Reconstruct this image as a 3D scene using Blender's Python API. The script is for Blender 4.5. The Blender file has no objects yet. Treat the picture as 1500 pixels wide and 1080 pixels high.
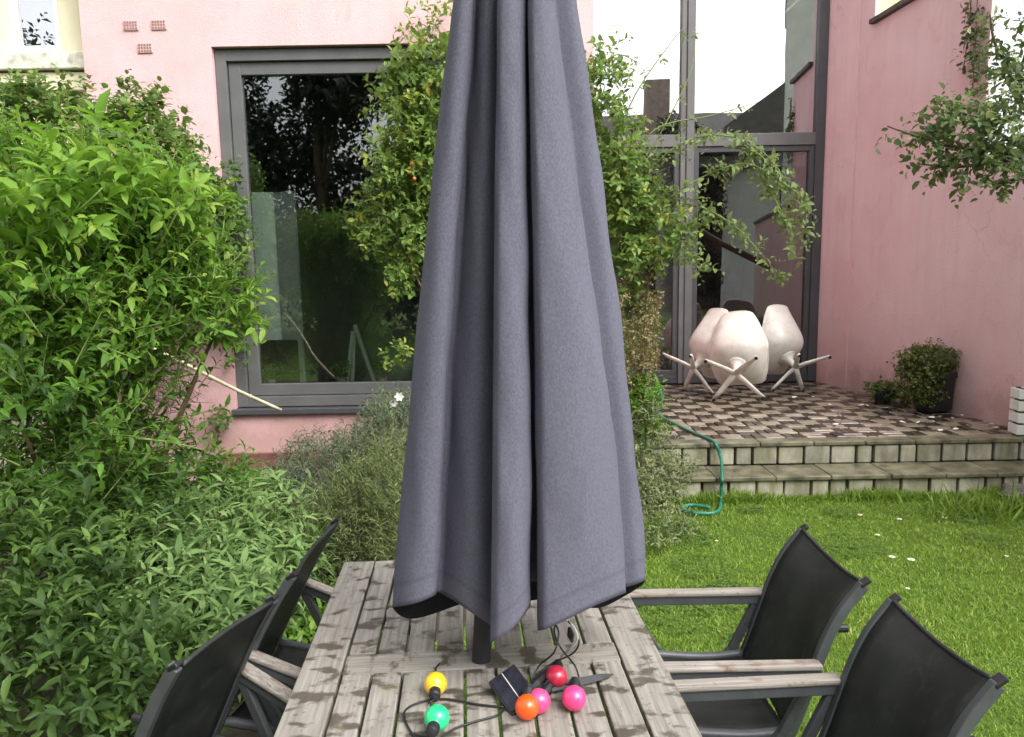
import bpy, bmesh, math, random
import numpy as np
from mathutils import Vector, Matrix

rng = np.random.default_rng(11)
random.seed(5)
SC = bpy.context.scene
COL = SC.collection
R = math.radians

# ------------------------------------------------------------------ camera
CAM_Z = 1.70
PITCH, ROLL, FPX = 7.6, 1.0, 1083.0
cam_data = bpy.data.cameras.new('camera')
cam_data.sensor_width = 36.0
cam_data.lens = FPX / 1500.0 * 36.0
cam_data.clip_start = 0.05
cam_data.clip_end = 2000
cam = bpy.data.objects.new('camera', cam_data)
COL.objects.link(cam)
ROT = Matrix.Rotation(R(90 - PITCH), 3, 'X') @ Matrix.Rotation(R(-ROLL), 3, 'Z')
cam.matrix_world = Matrix.Translation((0, 0, CAM_Z)) @ ROT.to_4x4()
SC.camera = cam

# ------------------------------------------------------------------ sky and sun
SUN_DIR = Vector((0.50, -0.52, 0.78)).normalized()      # towards the sun
world = bpy.data.worlds.new('World')
SC.world = world
world.use_nodes = True
wn = world.node_tree
wn.nodes.clear()
sky = wn.nodes.new('ShaderNodeTexSky')
sky.sky_type = 'NISHITA'
sky.sun_disc = False
sky.sun_elevation = math.asin(SUN_DIR.z)
sky.sun_rotation = math.atan2(SUN_DIR.x, SUN_DIR.y)
sky.air_density = 1.0
sky.dust_density = 4.0
hs = wn.nodes.new('ShaderNodeHueSaturation')
hs.inputs['Saturation'].default_value = 0.14
bg = wn.nodes.new('ShaderNodeBackground')
bg.inputs['Strength'].default_value = 0.15
wo = wn.nodes.new('ShaderNodeOutputWorld')
wn.links.new(sky.outputs[0], hs.inputs['Color'])
wn.links.new(hs.outputs[0], bg.inputs['Color'])
wn.links.new(bg.outputs[0], wo.inputs['Surface'])

sun_data = bpy.data.lights.new('sun', 'SUN')
sun_data.energy = 0.9
sun_data.angle = R(40)
sun_data.color = (1.0, 0.97, 0.92)
sun = bpy.data.objects.new('sun', sun_data)
COL.objects.link(sun)
sun.rotation_euler = SUN_DIR.to_track_quat('Z', 'Y').to_euler()

SC.view_settings.view_transform = 'Standard'
SC.view_settings.look = 'None'
SC.view_settings.gamma = 1.0
SC.view_settings.exposure = 1.40
SC.render.engine = 'CYCLES'
SC.cycles.max_bounces = 8
SC.cycles.transparent_max_bounces = 12

# ------------------------------------------------------------------ helpers
def ray(px, py):
    v = ROT @ Vector(((px - 750) / FPX, (540 - py) / FPX, -1.0))
    return v / v.y

def at(px, py, Y):
    return Vector((0, 0, CAM_Z)) + ray(px, py) * Y

def onz(px, py, z):
    v = ROT @ Vector(((px - 750) / FPX, (540 - py) / FPX, -1.0))
    return Vector((0, 0, CAM_Z)) + v * ((z - CAM_Z) / v.z)

def tag(o, label=None, cat=None, group=None, kind=None):
    if label: o['label'] = label
    if cat: o['category'] = cat
    if group: o['group'] = group
    if kind: o['kind'] = kind
    return o

def empty(name, loc=(0, 0, 0), rz=0.0):
    o = bpy.data.objects.new(name, None)
    COL.objects.link(o)
    o.location = loc
    o.rotation_euler = (0, 0, rz)
    o.empty_display_size = 0.1
    return o

def link_mesh(name, me, parent=None, mats=()):
    o = bpy.data.objects.new(name, me)
    COL.objects.link(o)
    for m in mats:
        me.materials.append(m)
    if parent is not None:
        o.parent = parent
    return o

def orient(d):
    d = Vector(d).normalized()
    return d.to_track_quat('Z', 'Y').to_matrix()

class MB:
    """collects polygons for one mesh object"""
    def __init__(self):
        self.v, self.f, self.mi = [], [], []
    def add(self, vs, fs, mi=0):
        b = len(self.v)
        self.v += [tuple(p) for p in vs]
        self.f += [tuple(i + b for i in f) for f in fs]
        self.mi += [mi] * len(fs)
        return self
    def box(self, c, s, rot=None, mi=0):
        hx, hy, hz = s[0] / 2, s[1] / 2, s[2] / 2
        vs = [Vector((x, y, z)) for x in (-hx, hx) for y in (-hy, hy) for z in (-hz, hz)]
        if rot is not None: vs = [rot @ p for p in vs]
        vs = [p + Vector(c) for p in vs]
        return self.add(vs, [(0, 1, 3, 2), (4, 6, 7, 5), (0, 4, 5, 1), (2, 3, 7, 6), (0, 2, 6, 4), (1, 5, 7, 3)], mi)
    def span(self, a, b, mi=0):
        a, b = Vector(a), Vector(b)
        return self.box((a + b) / 2, [abs(b[i] - a[i]) for i in range(3)], None, mi)
    def bar(self, p, q, w, h, up=(0, 0, 1), mi=0):
        p, q = Vector(p), Vector(q)
        d = (q - p).normalized(); s = d.cross(Vector(up)).normalized(); u = s.cross(d)
        vs = [a + s * i * w / 2 + u * j * h / 2 for a in (p, q) for i in (-1, 1) for j in (-1, 1)]
        return self.add(vs, [(0, 1, 3, 2), (4, 6, 7, 5), (0, 4, 5, 1), (2, 3, 7, 6), (0, 2, 6, 4), (1, 5, 7, 3)], mi)
    def tube(self, pts, r, n=8, mi=0, flat=1.0):
        pts = [Vector(p) for p in pts]
        rs = r if isinstance(r, (list, tuple)) else [r] * len(pts)
        vs, fs = [], []
        prev = None
        for i, p in enumerate(pts):
            a = pts[max(i - 1, 0)]; b = pts[min(i + 1, len(pts) - 1)]
            d = (b - a).normalized()
            if prev is None:
                s = d.cross(Vector((0, 0, 1)))
                if s.length < 1e-3: s = Vector((1, 0, 0))
            else:
                s = prev - d * prev.dot(d)
            s.normalize(); prev = s
            u = s.cross(d)
            for k in range(n):
                an = 2 * math.pi * k / n
                vs.append(p + s * math.cos(an) * rs[i] + u * math.sin(an) * rs[i] * flat)
        for i in range(len(pts) - 1):
            for k in range(n):
                k2 = (k + 1) % n
                fs.append((i * n + k, i * n + k2, (i + 1) * n + k2, (i + 1) * n + k))
        fs.append(tuple(range(n - 1, -1, -1)))
        fs.append(tuple((len(pts) - 1) * n + k for k in range(n)))
        return self.add(vs, fs, mi)
    def lathe(self, prof, n=20, axis=None, origin=(0, 0, 0), mi=0):
        vs, fs = [], []
        m = axis if axis is not None else Matrix.Identity(3)
        for (r, z) in prof:
            for k in range(n):
                a = 2 * math.pi * k / n
                vs.append(m @ Vector((r * math.cos(a), r * math.sin(a), z)) + Vector(origin))
        for i in range(len(prof) - 1):
            for k in range(n):
                k2 = (k + 1) % n
                fs.append((i * n + k, i * n + k2, (i + 1) * n + k2, (i + 1) * n + k))
        fs.append(tuple(range(n - 1, -1, -1)))
        fs.append(tuple((len(prof) - 1) * n + k for k in range(n)))
        return self.add(vs, fs, mi)
    def grid(self, rows, mi=0, closed=False):
        nr, nc = len(rows), len(rows[0])
        vs = [p for r_ in rows for p in r_]
        fs = []
        for i in range(nr - 1):
            for j in range(nc if closed else nc - 1):
                j2 = (j + 1) % nc
                fs.append((i * nc + j, i * nc + j2, (i + 1) * nc + j2, (i + 1) * nc + j))
        return self.add(vs, fs, mi)
    def prism(self, poly, d, mi=0):
        """poly: list of 3D points (planar), d: extrusion vector"""
        n = len(poly); d = Vector(d)
        vs = [Vector(p) for p in poly] + [Vector(p) + d for p in poly]
        fs = [tuple(range(n)), tuple(range(2 * n - 1, n - 1, -1))]
        fs += [(i, i + n, (i + 1) % n + n, (i + 1) % n) for i in range(n)]
        return self.add(vs, fs, mi)
    def mesh(self, name):
        me = bpy.data.meshes.new(name)
        me.from_pydata(self.v, [], self.f)
        me.polygons.foreach_set('material_index', self.mi)
        bm = bmesh.new(); bm.from_mesh(me)
        bmesh.ops.recalc_face_normals(bm, faces=bm.faces)
        bm.to_mesh(me); bm.free()
        return me
    def build(self, name, mats, parent=None, smooth=False, bevel=0.0, sub=0, fixn=True):
        if fixn:
            me = self.mesh(name)
        else:
            me = bpy.data.meshes.new(name)
            me.from_pydata(self.v, [], self.f)
            me.polygons.foreach_set('material_index', self.mi)
        if not isinstance(mats, (list, tuple)): mats = [mats]
        o = link_mesh(name, me, parent, mats)
        if smooth:
            me.polygons.foreach_set('use_smooth', [True] * len(me.polygons))
        if bevel > 0:
            md = o.modifiers.new('bevel', 'BEVEL'); md.width = bevel; md.segments = 2
            md.limit_method = 'ANGLE'; md.angle_limit = R(40)
        if sub:
            md = o.modifiers.new('sub', 'SUBSURF'); md.levels = sub; md.render_levels = sub
        return o

# ------------------------------------------------------------------ materials
class NT:
    def __init__(self, name):
        self.m = bpy.data.materials.new(name)
        self.m.use_nodes = True
        self.t = self.m.node_tree
        self.t.nodes.clear()
        self.out = self.n('ShaderNodeOutputMaterial')
    def n(self, typ, **kw):
        nd = self.t.nodes.new(typ)
        for k, v in kw.items(): setattr(nd, k, v)
        return nd
    def l(self, a, b): self.t.links.new(a, b)
    def coord(self, kind='Object'):
        return self.n('ShaderNodeTexCoord').outputs[kind]
    def mapping(self, src, scale=(1, 1, 1), loc=(0, 0, 0)):
        mp = self.n('ShaderNodeMapping')
        mp.inputs['Scale'].default_value = scale
        mp.inputs['Location'].default_value = loc
        self.l(src, mp.inputs['Vector'])
        return mp.outputs[0]
    def noise(self, vec, scale, detail=4, rough=0.55, dist=0.0):
        nd = self.n('ShaderNodeTexNoise')
        nd.inputs['Scale'].default_value = scale
        nd.inputs['Detail'].default_value = detail
        nd.inputs['Roughness'].default_value = rough
        nd.inputs['Distortion'].default_value = dist
        if vec is not None: self.l(vec, nd.inputs['Vector'])
        return nd.outputs['Fac']
    def ramp(self, fac, stops):
        nd = self.n('ShaderNodeValToRGB')
        e = nd.color_ramp.elements
        while len(e) < len(stops): e.new(0.5)
        for el, (p, c) in zip(e, stops):
            el.position = p
            el.color = (c, c, c, 1) if isinstance(c, (int, float)) else (*c, 1)
        self.l(fac, nd.inputs['Fac'])
        return nd.outputs['Color']
    def mix(self, fac, a, b, blend='MIX'):
        nd = self.n('ShaderNodeMix', data_type='RGBA', blend_type=blend)
        for src, idx in ((fac, 0), (a, 6), (b, 7)):
            if hasattr(src, 'links') or hasattr(src, 'is_output'): self.l(src, nd.inputs[idx])
            elif idx == 0: nd.inputs[0].default_value = src
            else: nd.inputs[idx].default_value = (*src, 1)
        return nd.outputs[2]
    def math(self, op, a, b=None):
        nd = self.n('ShaderNodeMath', operation=op)
        for i, s in enumerate((a, b)):
            if s is None: continue
            if hasattr(s, 'is_output'): self.l(s, nd.inputs[i])
            else: nd.inputs[i].default_value = s
        return nd.outputs[0]
    def sep(self, vec, i):
        nd = self.n('ShaderNodeSeparateXYZ'); self.l(vec, nd.inputs[0]); return nd.outputs[i]
    def bump(self, h, strength=0.3, dist=0.01):
        nd = self.n('ShaderNodeBump')
        nd.inputs['Strength'].default_value = strength
        nd.inputs['Distance'].default_value = dist
        self.l(h, nd.inputs['Height'])
        return nd.outputs[0]
    def bsdf(self, color, rough=0.6, metal=0.0, normal=None, spec=0.5, **kw):
        b = self.n('ShaderNodeBsdfPrincipled')
        def put(name, s):
            if hasattr(s, 'is_output'): self.l(s, b.inputs[name])
            elif isinstance(s, (tuple, list)): b.inputs[name].default_value = (*s, 1)
            else: b.inputs[name].default_value = s
        put('Base Color', color); put('Roughness', rough); put('Metallic', metal)
        put('Specular IOR Level', spec)
        for k, v in kw.items(): put(k, v)
        if normal is not None: self.l(normal, b.inputs['Normal'])
        return b.outputs[0]
    def done(self, sh):
        self.l(sh, self.out.inputs['Surface']); return self.m

def simple(name, color, rough=0.6, metal=0.0, var=0.12, scale=8.0, bump=0.0, bscale=60.0, spec=0.5):
    t = NT(name); c = t.coord()
    f = t.noise(c, scale, 5)
    lo = tuple(x * (1 - var) for x in color); hi = tuple(min(1, x * (1 + var)) for x in color)
    colr = t.ramp(f, [(0.3, lo), (0.7, hi)])
    nm = t.bump(t.noise(c, bscale, 4), bump, 0.01) if bump else None
    return t.done(t.bsdf(colr, rough, metal, nm, spec))

def leaf_mat(name, dark, mid, light, extra, rough=0.42, trans=0.32):
    t = NT(name)
    a = t.n('ShaderNodeAttribute'); a.attribute_name = 'tint'
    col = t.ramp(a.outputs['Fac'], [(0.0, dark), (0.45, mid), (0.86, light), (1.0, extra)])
    n = t.noise(t.coord(), 35, 2)
    col = t.mix(t.math('MULTIPLY', n, 0.35), col, dark)
    p = t.bsdf(col, rough, spec=0.45)
    tr = t.n('ShaderNodeBsdfTranslucent')
    br = t.mix(0.5, col, light)
    t.l(br, tr.inputs['Color'])
    mx = t.n('ShaderNodeMixShader'); mx.inputs[0].default_value = trans
    t.l(p, mx.inputs[1]); t.l(tr.outputs[0], mx.inputs[2])
    return t.done(mx.outputs[0])

def pink_wall(name, base, pale, stain, grime):
    t = NT(name); c = t.coord()
    big = t.noise(c, 0.9, 5, 0.6)
    col = t.ramp(big, [(0.30, base), (0.66, pale)])
    streak = t.noise(t.mapping(c, (7, 7, 0.35)), 1.4, 5, 0.6)
    col = t.mix(t.math('MULTIPLY', t.ramp(streak, [(0.45, 0.0), (0.75, 1.0)]), 0.42), col, grime)
    pat = t.noise(t.mapping(c, (1.7, 1.7, 1.0), (5, 2, 3)), 2.3, 6, 0.7, 0.6)
    col = t.mix(t.math('MULTIPLY', t.ramp(pat, [(0.54, 0.0), (0.72, 1.0)]), 0.55), col, stain)
    # splash-back staining along the foot of the wall, ragged upper edge
    z = t.sep(c, 2)
    edge = t.math('ADD', z, t.math('MULTIPLY', t.noise(t.mapping(c, (2.2, 2.2, 1.6)), 1.0, 6, 0.65), -0.9))
    low = t.ramp(edge, [(0.0, 1.0), (0.75, 0.0)])
    col = t.mix(t.math('MULTIPLY', low, 0.55), col, stain)
    moss = t.math('MULTIPLY', t.ramp(edge, [(0.0, 1.0), (0.22, 0.0)]), 0.32)
    col = t.mix(moss, col, (0.17, 0.14, 0.07))
    specks = t.ramp(t.noise(c, 26, 3, 0.6), [(0.68, 0.0), (0.74, 1.0)])
    col = t.mix(t.math('MULTIPLY', specks, 0.22), col, (0.25, 0.16, 0.14))
    vo = t.n('ShaderNodeTexVoronoi', feature='DISTANCE_TO_EDGE'); vo.inputs['Scale'].default_value = 0.55
    wob = t.n('ShaderNodeVectorMath', operation='ADD')
    nz = t.n('ShaderNodeTexNoise'); nz.inputs['Scale'].default_value = 2.5; nz.inputs['Detail'].default_value = 6
    t.l(c, nz.inputs['Vector']); t.l(c, wob.inputs[0]); t.l(nz.outputs['Color'], wob.inputs[1]); t.l(wob.outputs[0], vo.inputs['Vector'])
    crack = t.math('MULTIPLY', t.ramp(vo.outputs['Distance'], [(0.0, 1.0), (0.006, 0.0)]), t.ramp(t.noise(c, 0.8, 3), [(0.5, 0.0), (0.6, 0.35)]))
    col = t.mix(crack, col, (0.28, 0.17, 0.15))
    patch = t.ramp(t.noise(t.mapping(c, (1, 1, 1), (9, 4, 1)), 1.1, 2, 0.4, 1.2), [(0.55, 0.0), (0.58, 1.0)])
    col = t.mix(t.math('MULTIPLY', patch, 0.22), col, pale)
    nm = t.bump(t.noise(c, 70, 8, 0.7), 0.45, 0.012)
    return t.done(t.bsdf(col, 0.75, 0, nm, 0.35))

M = {}
M['pink'] = pink_wall('pink_render', (0.68, 0.41, 0.42), (0.75, 0.51, 0.525), (0.63, 0.33, 0.325), (0.62, 0.44, 0.41))
M['pink_side'] = pink_wall('pink_render_weathered', (0.69, 0.44, 0.455), (0.76, 0.55, 0.57), (0.64, 0.34, 0.335), (0.59, 0.43, 0.40))
M['cream'] = simple('cream_render', (0.72, 0.66, 0.47), 0.8, var=0.1, scale=3, bump=0.2)
M['white_paint'] = simple('white_paint', (0.78, 0.78, 0.74), 0.45, var=0.06, scale=6)
M['ledge'] = simple('weathered_ledge', (0.60, 0.58, 0.48), 0.8, var=0.4, scale=14)
M['anthracite'] = simple('grey_frame', (0.118, 0.118, 0.117), 0.5, var=0.12, scale=5)
M['anthracite_dark'] = simple('dark_grey_frame', (0.062, 0.063, 0.070), 0.45, var=0.12, scale=5)
M['clay'] = simple('clay_air_brick', (0.56, 0.36, 0.34), 0.8, var=0.2, scale=30)
M['vent_dark'] = simple('vent_shadow', (0.24, 0.14, 0.13), 0.9)
M['hole'] = simple('near_black', (0.03, 0.026, 0.026), 0.9)  # plain near-black colour, used on the mullion seal
M['brick_red_dark'] = simple('dark_brick_red', (0.17, 0.075, 0.055), 0.85, var=0.35, scale=16, bump=0.3)
M['interior_wall'] = simple('interior_wall', (0.34, 0.34, 0.32), 0.85)
M['interior_warm'] = simple('interior_warm_wall', (0.30, 0.22, 0.21), 0.85)
M['interior_floor'] = simple('interior_floor', (0.10, 0.075, 0.05), 0.4)
M['pale_panel'] = simple('pale_panel', (0.70, 0.74, 0.66), 0.7, var=0.05)
M['black_plastic'] = simple('black_plastic', (0.014, 0.014, 0.015), 0.45, var=0.2)
M['black_metal'] = simple('charcoal_powder_coat', (0.07, 0.075, 0.08), 0.42, var=0.15, scale=20)
M['pole_metal'] = simple('parasol_pole_metal', (0.022, 0.022, 0.026), 0.4, var=0.15)
M['soil'] = simple('garden_soil', (0.045, 0.032, 0.022), 0.95, var=0.4, scale=12, bump=0.6, bscale=40)
M['hose'] = simple('green_hose', (0.02, 0.17, 0.11), 0.4, var=0.15)
M['bamboo'] = simple('bamboo_cane', (0.50, 0.45, 0.30), 0.55, var=0.2, scale=20)
M['bark'] = simple('bark', (0.10, 0.075, 0.05), 0.9, var=0.35, scale=25, bump=0.5)
M['green_stem'] = simple('green_stem', (0.17, 0.22, 0.06), 0.6, var=0.2, scale=20)
M['brown_stem'] = simple('brown_stem', (0.13, 0.085, 0.05), 0.8, var=0.3, scale=30)
M['petal'] = simple('white_petal', (0.80, 0.78, 0.70), 0.6, var=0.06)
M['yellow_eye'] = simple('daisy_eye', (0.75, 0.50, 0.05), 0.6)
M['hip'] = simple('rose_hip', (0.55, 0.13, 0.04), 0.4)
M['roof'] = simple('slate_roof', (0.085, 0.075, 0.07), 0.7, var=0.3, scale=5)
M['far_grey'] = simple('grey_far_render', (0.66, 0.64, 0.62), 0.85, var=0.1, scale=2)
M['house_far'] = simple('far_brick', (0.36, 0.27, 0.23), 0.85, var=0.25, scale=4)
M['stone'] = simple('rough_stone', (0.16, 0.14, 0.12), 0.9, var=0.4, scale=10, bump=0.6)
M['cable_white'] = simple('pale_cable', (0.55, 0.55, 0.50), 0.5)

def glass(name, refl, tint):
    t = NT(name)
    tr = t.n('ShaderNodeBsdfTransparent'); tr.inputs[0].default_value = (*tint, 1)
    gl = t.n('ShaderNodeBsdfGlossy'); gl.inputs['Roughness'].default_value = 0.0
    gl.inputs['Color'].default_value = (0.97, 0.98, 1, 1)
    lw = t.n('ShaderNodeLayerWeight'); lw.inputs['Blend'].default_value = 0.35
    n = t.noise(t.coord(), 0.7, 2)
    t.l(t.bump(n, 0.03, 0.05), gl.inputs['Normal'])
    f = t.math('ADD', t.math('MULTIPLY', lw.outputs['Fresnel'], 0.6), refl)
    f = t.math('MINIMUM', f, 1.0)
    mx = t.n('ShaderNodeMixShader')
    t.l(f, mx.inputs[0]); t.l(tr.outputs[0], mx.inputs[1]); t.l(gl.outputs[0], mx.inputs[2])
    return t.done(mx.outputs[0])
M['glass'] = glass('window_glass', 0.10, (0.80, 0.85, 0.83))
M['glass_coated'] = glass('coated_glass', 0.50, (0.72, 0.72, 0.74))
M['glass_door'] = glass('door_glass', 0.16, (0.80, 0.80, 0.82))

def wood_mat(name, dark, light, wet, spots=0.8, grain_scale=(55, 2.2, 55), thr=0.57):
    t = NT(name); c = t.coord()
    oi = t.n('ShaderNodeObjectInfo')
    add = t.n('ShaderNodeVectorMath', operation='ADD')
    cmb = t.n('ShaderNodeCombineXYZ')
    t.l(t.math('MULTIPLY', oi.outputs['Random'], 37.0), cmb.inputs[0])
    t.l(t.math('MULTIPLY', oi.outputs['Random'], 11.0), cmb.inputs[1])
    t.l(c, add.inputs[0]); t.l(cmb.outputs[0], add.inputs[1])
    v = add.outputs[0]
    grain = t.noise(t.mapping(v, grain_scale), 1.6, 6, 0.65, 0.5)
    col = t.ramp(grain, [(0.28, dark), (0.62, light)])
    blot = t.noise(v, 6, 5, 0.65)
    col = t.mix(t.math('MULTIPLY', t.ramp(blot, [(0.42, 0.0), (0.7, 1.0)]), 0.45), col, tuple(x * 0.62 for x in light))
    w = t.ramp(t.noise(t.mapping(v, (10, 17, 10)), 1.1, 4, 0.55, 0.2), [(thr - 0.01, 0.0), (thr + 0.06, 1.0)])
    wetf = t.math('MULTIPLY', w, spots)
    col = t.mix(wetf, col, wet)
    sp = t.ramp(t.noise(v, 55, 3, 0.6), [(0.63, 0.0), (0.70, 1.0)])
    col = t.mix(t.math('MULTIPLY', sp, 0.5), col, (0.06, 0.055, 0.045))
    li = t.ramp(t.noise(v, 17, 4, 0.6), [(0.64, 0.0), (0.74, 1.0)])
    col = t.mix(t.math('MULTIPLY', li, 0.3), col, (0.22, 0.25, 0.10))
    nm = t.bump(grain, 0.35, 0.004)
    ro = t.mix(wetf, (0.72, 0.72, 0.72), (0.28, 0.28, 0.28))
    return t.done(t.bsdf(col, ro, 0, nm, 0.4))
M['teak'] = wood_mat('weathered_teak', (0.140, 0.128, 0.108), (0.325, 0.303, 0.265), (0.062, 0.051, 0.038), 0.88, thr=0.545)
M['arm_wood'] = wood_mat('armrest_teak', (0.14, 0.118, 0.098), (0.37, 0.335, 0.295), (0.15, 0.08, 0.05), 0.6, (2.2, 55, 55))

def sling_mat():
    t = NT('black_sling_mesh'); c = t.coord('Generated')
    ck = t.n('ShaderNodeTexChecker'); ck.inputs['Scale'].default_value = 260
    t.l(c, ck.inputs['Vector'])
    n = t.noise(t.coord(), 7, 4)
    col = t.ramp(n, [(0.3, (0.012, 0.013, 0.013)), (0.75, (0.034, 0.037, 0.035))])
    dust = t.ramp(t.noise(t.coord(), 16, 6, 0.7), [(0.52, 0.0), (0.8, 1.0)])
    col = t.mix(t.math('MULTIPLY', dust, 0.35), col, (0.11, 0.115, 0.10))
    p = t.bsdf(col, 0.55, 0, t.bump(ck.outputs['Fac'], 0.15, 0.001), 0.4)
    tr = t.n('ShaderNodeBsdfTransparent')
    mx = t.n('ShaderNodeMixShader'); mx.inputs[0].default_value = 0.06
    t.l(p, mx.inputs[1]); t.l(tr.outputs[0], mx.inputs[2])
    return t.done(mx.outputs[0])
M['sling'] = sling_mat()

def canopy_mat(name, a, b):
    t = NT(name); c = t.coord()
    n = t.noise(t.mapping(c, (1, 1, 0.35)), 3.2, 6, 0.65)
    fine = t.noise(c, 170, 3, 0.7)
    col = t.ramp(n, [(0.28, a), (0.72, b)])
    heather = t.ramp(t.noise(t.mapping(c, (1, 1, 0.6)), 240, 3, 0.8), [(0.35, 0.0), (0.65, 1.0)])
    col = t.mix(t.math('MULTIPLY', heather, 0.45), col, tuple(min(1, x * 1.7) for x in b))
    al = t.n('ShaderNodeAttribute'); al.attribute_name = 'along'
    hem = t.ramp(al.outputs['Fac'], [(0.0, 0.0), (0.030, 0.0), (0.0325, 1.0), (0.036, 1.0), (0.0385, 0.0), (1.0, 0.0)])
    col = t.mix(t.math('MULTIPLY', hem, 0.22), col, tuple(x * 0.4 for x in a))
    dirt = t.ramp(t.noise(t.mapping(c, (2, 2, 1)), 4, 6, 0.7, 0.5), [(0.55, 0.0), (0.75, 1.0)])
    col = t.mix(t.math('MULTIPLY', dirt, 0.30), col, tuple(x * 0.55 for x in a))
    wv = t.n('ShaderNodeTexWave'); wv.inputs['Scale'].default_value = 240
    wv.bands_direction = 'Z'
    t.l(c, wv.inputs['Vector'])
    h = t.math('ADD', t.math('MULTIPLY', wv.outputs['Fac'], 0.3), fine)
    return t.done(t.bsdf(col, 0.85, 0, t.bump(h, 0.35, 0.003), 0.2))
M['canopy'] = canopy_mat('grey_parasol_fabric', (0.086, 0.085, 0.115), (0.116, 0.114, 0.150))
M['canopy_in'] = canopy_mat('dark_parasol_inside', (0.018, 0.018, 0.022), (0.026, 0.026, 0.030))  # inner faces of the canopy, set far darker than the outside

def paver_mat(name, lo, hi):
    t = NT(name); c = t.coord()
    oi = t.n('ShaderNodeObjectInfo')
    add = t.n('ShaderNodeVectorMath', operation='ADD')
    t.l(c, add.inputs[0]); t.l(oi.outputs['Location'], add.inputs[1])
    v = add.outputs[0]
    n = t.noise(v, 9, 5, 0.6)
    rnd = t.ramp(t.noise(v, 3.3, 3, 0.6), [(0.3, lo), (0.7, hi)])
    rnd = t.mix(t.math('MULTIPLY', oi.outputs['Random'], 0.35), rnd, lo)
    col = t.mix(t.math('MULTIPLY', n, 0.3), rnd, lo)
    moss = t.ramp(t.noise(v, 1.6, 6, 0.7), [(0.54, 0.0), (0.72, 1.0)])
    col = t.mix(t.math('MULTIPLY', moss, 0.38), col, (0.052, 0.05, 0.018))
    grit = t.ramp(t.noise(v, 70, 4, 0.7), [(0.6, 0.0), (0.75, 1.0)])
    col = t.mix(t.math('MULTIPLY', grit, 0.3), col, (0.04, 0.03, 0.02))
    wet = t.ramp(t.noise(v, 1.9, 5), [(0.35, 0.04), (0.65, 0.22)])
    return t.done(t.bsdf(col, wet, 0, t.bump(n, 0.3, 0.005), 0.6))
M['paver'] = paver_mat('wet_pale_pavers', (0.21, 0.17, 0.12), (0.42, 0.36, 0.28))
M['paver_dark'] = paver_mat('wet_dark_pavers', (0.030, 0.023, 0.016), (0.085, 0.066, 0.046))

def block_mat():
    t = NT('pale_concrete_block'); c = t.coord()
    oi = t.n('ShaderNodeObjectInfo')
    add = t.n('ShaderNodeVectorMath', operation='ADD')
    t.l(c, add.inputs[0]); t.l(oi.outputs['Location'], add.inputs[1]); v = add.outputs[0]
    n = t.noise(v, 7, 5, 0.6)
    col = t.ramp(n, [(0.3, (0.36, 0.34, 0.26)), (0.7, (0.60, 0.57, 0.47))])
    st = t.ramp(t.noise(t.mapping(v, (9, 9, 2.0)), 1.0, 5, 0.6), [(0.40, 0.0), (0.66, 1.0)])
    col = t.mix(t.math('MULTIPLY', st, 0.75), col, (0.17, 0.165, 0.07))
    gm = t.ramp(t.noise(v, 2.3, 6, 0.7), [(0.48, 0.0), (0.68, 1.0)])
    col = t.mix(t.math('MULTIPLY', gm, 0.6), col, (0.13, 0.12, 0.075))
    r2 = t.ramp(oi.outputs['Random'], [(0.0, 0.65), (1.0, 1.12)])
    col = t.mix(1.0, col, r2, 'MULTIPLY')
    return t.done(t.bsdf(col, 0.75, 0, t.bump(t.noise(v, 40, 5), 0.4, 0.006), 0.35))
M['block'] = block_mat()
M['tread'] = simple('mossy_tread', (0.16, 0.148, 0.095), 0.3, var=0.6, scale=9, bump=0.4)
M['mortar'] = simple('dark_mortar', (0.05, 0.045, 0.032), 0.9, var=0.3)

def lawn_mat():
    t = NT('lawn_base'); c = t.coord()
    n = t.noise(c, 3, 6, 0.65)
    col = t.ramp(n, [(0.3, (0.05, 0.085, 0.014)), (0.7, (0.12, 0.19, 0.03))])
    return t.done(t.bsdf(col, 0.9, 0, t.bump(t.noise(c, 30, 6), 0.8, 0.03), 0.2))
M['lawn'] = lawn_mat()
M['grass'] = leaf_mat('grass_blades', (0.10, 0.18, 0.020), (0.235, 0.375, 0.050), (0.37, 0.50, 0.09), (0.48, 0.48, 0.17), 0.55, 0.42)
M['leaf_bright'] = leaf_mat('bright_shrub_leaf', (0.026, 0.066, 0.010), (0.090, 0.210, 0.020), (0.200, 0.390, 0.036), (0.31, 0.44, 0.06), 0.58, 0.45)
M['leaf_ivy'] = leaf_mat('ivy_leaf', (0.030, 0.070, 0.014), (0.105, 0.195, 0.036), (0.215, 0.330, 0.070), (0.38, 0.35, 0.12), 0.6, 0.42)
M['leaf_sage'] = leaf_mat('sage_leaf', (0.050, 0.100, 0.024), (0.145, 0.255, 0.070), (0.250, 0.385, 0.125), (0.30, 0.40, 0.15), 0.7, 0.34)
M['leaf_grey'] = leaf_mat('lavender_leaf', (0.080, 0.105, 0.070), (0.170, 0.215, 0.150), (0.290, 0.340, 0.245), (0.30, 0.32, 0.17), 0.75, 0.3)
M['leaf_olive'] = leaf_mat('olive_twig_leaf', (0.065, 0.085, 0.034), (0.145, 0.185, 0.070), (0.25, 0.295, 0.12), (0.34, 0.32, 0.15), 0.65, 0.25)
M['leaf_rose'] = leaf_mat('climber_leaf', (0.036, 0.078, 0.014), (0.145, 0.250, 0.040), (0.290, 0.410, 0.090), (0.56, 0.50, 0.09), 0.55, 0.45)
M['leaf_pale'] = leaf_mat('pale_spray_leaf', (0.08, 0.125, 0.035), (0.18, 0.255, 0.080), (0.31, 0.39, 0.15), (0.50, 0.48, 0.17), 0.55, 0.45)
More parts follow.
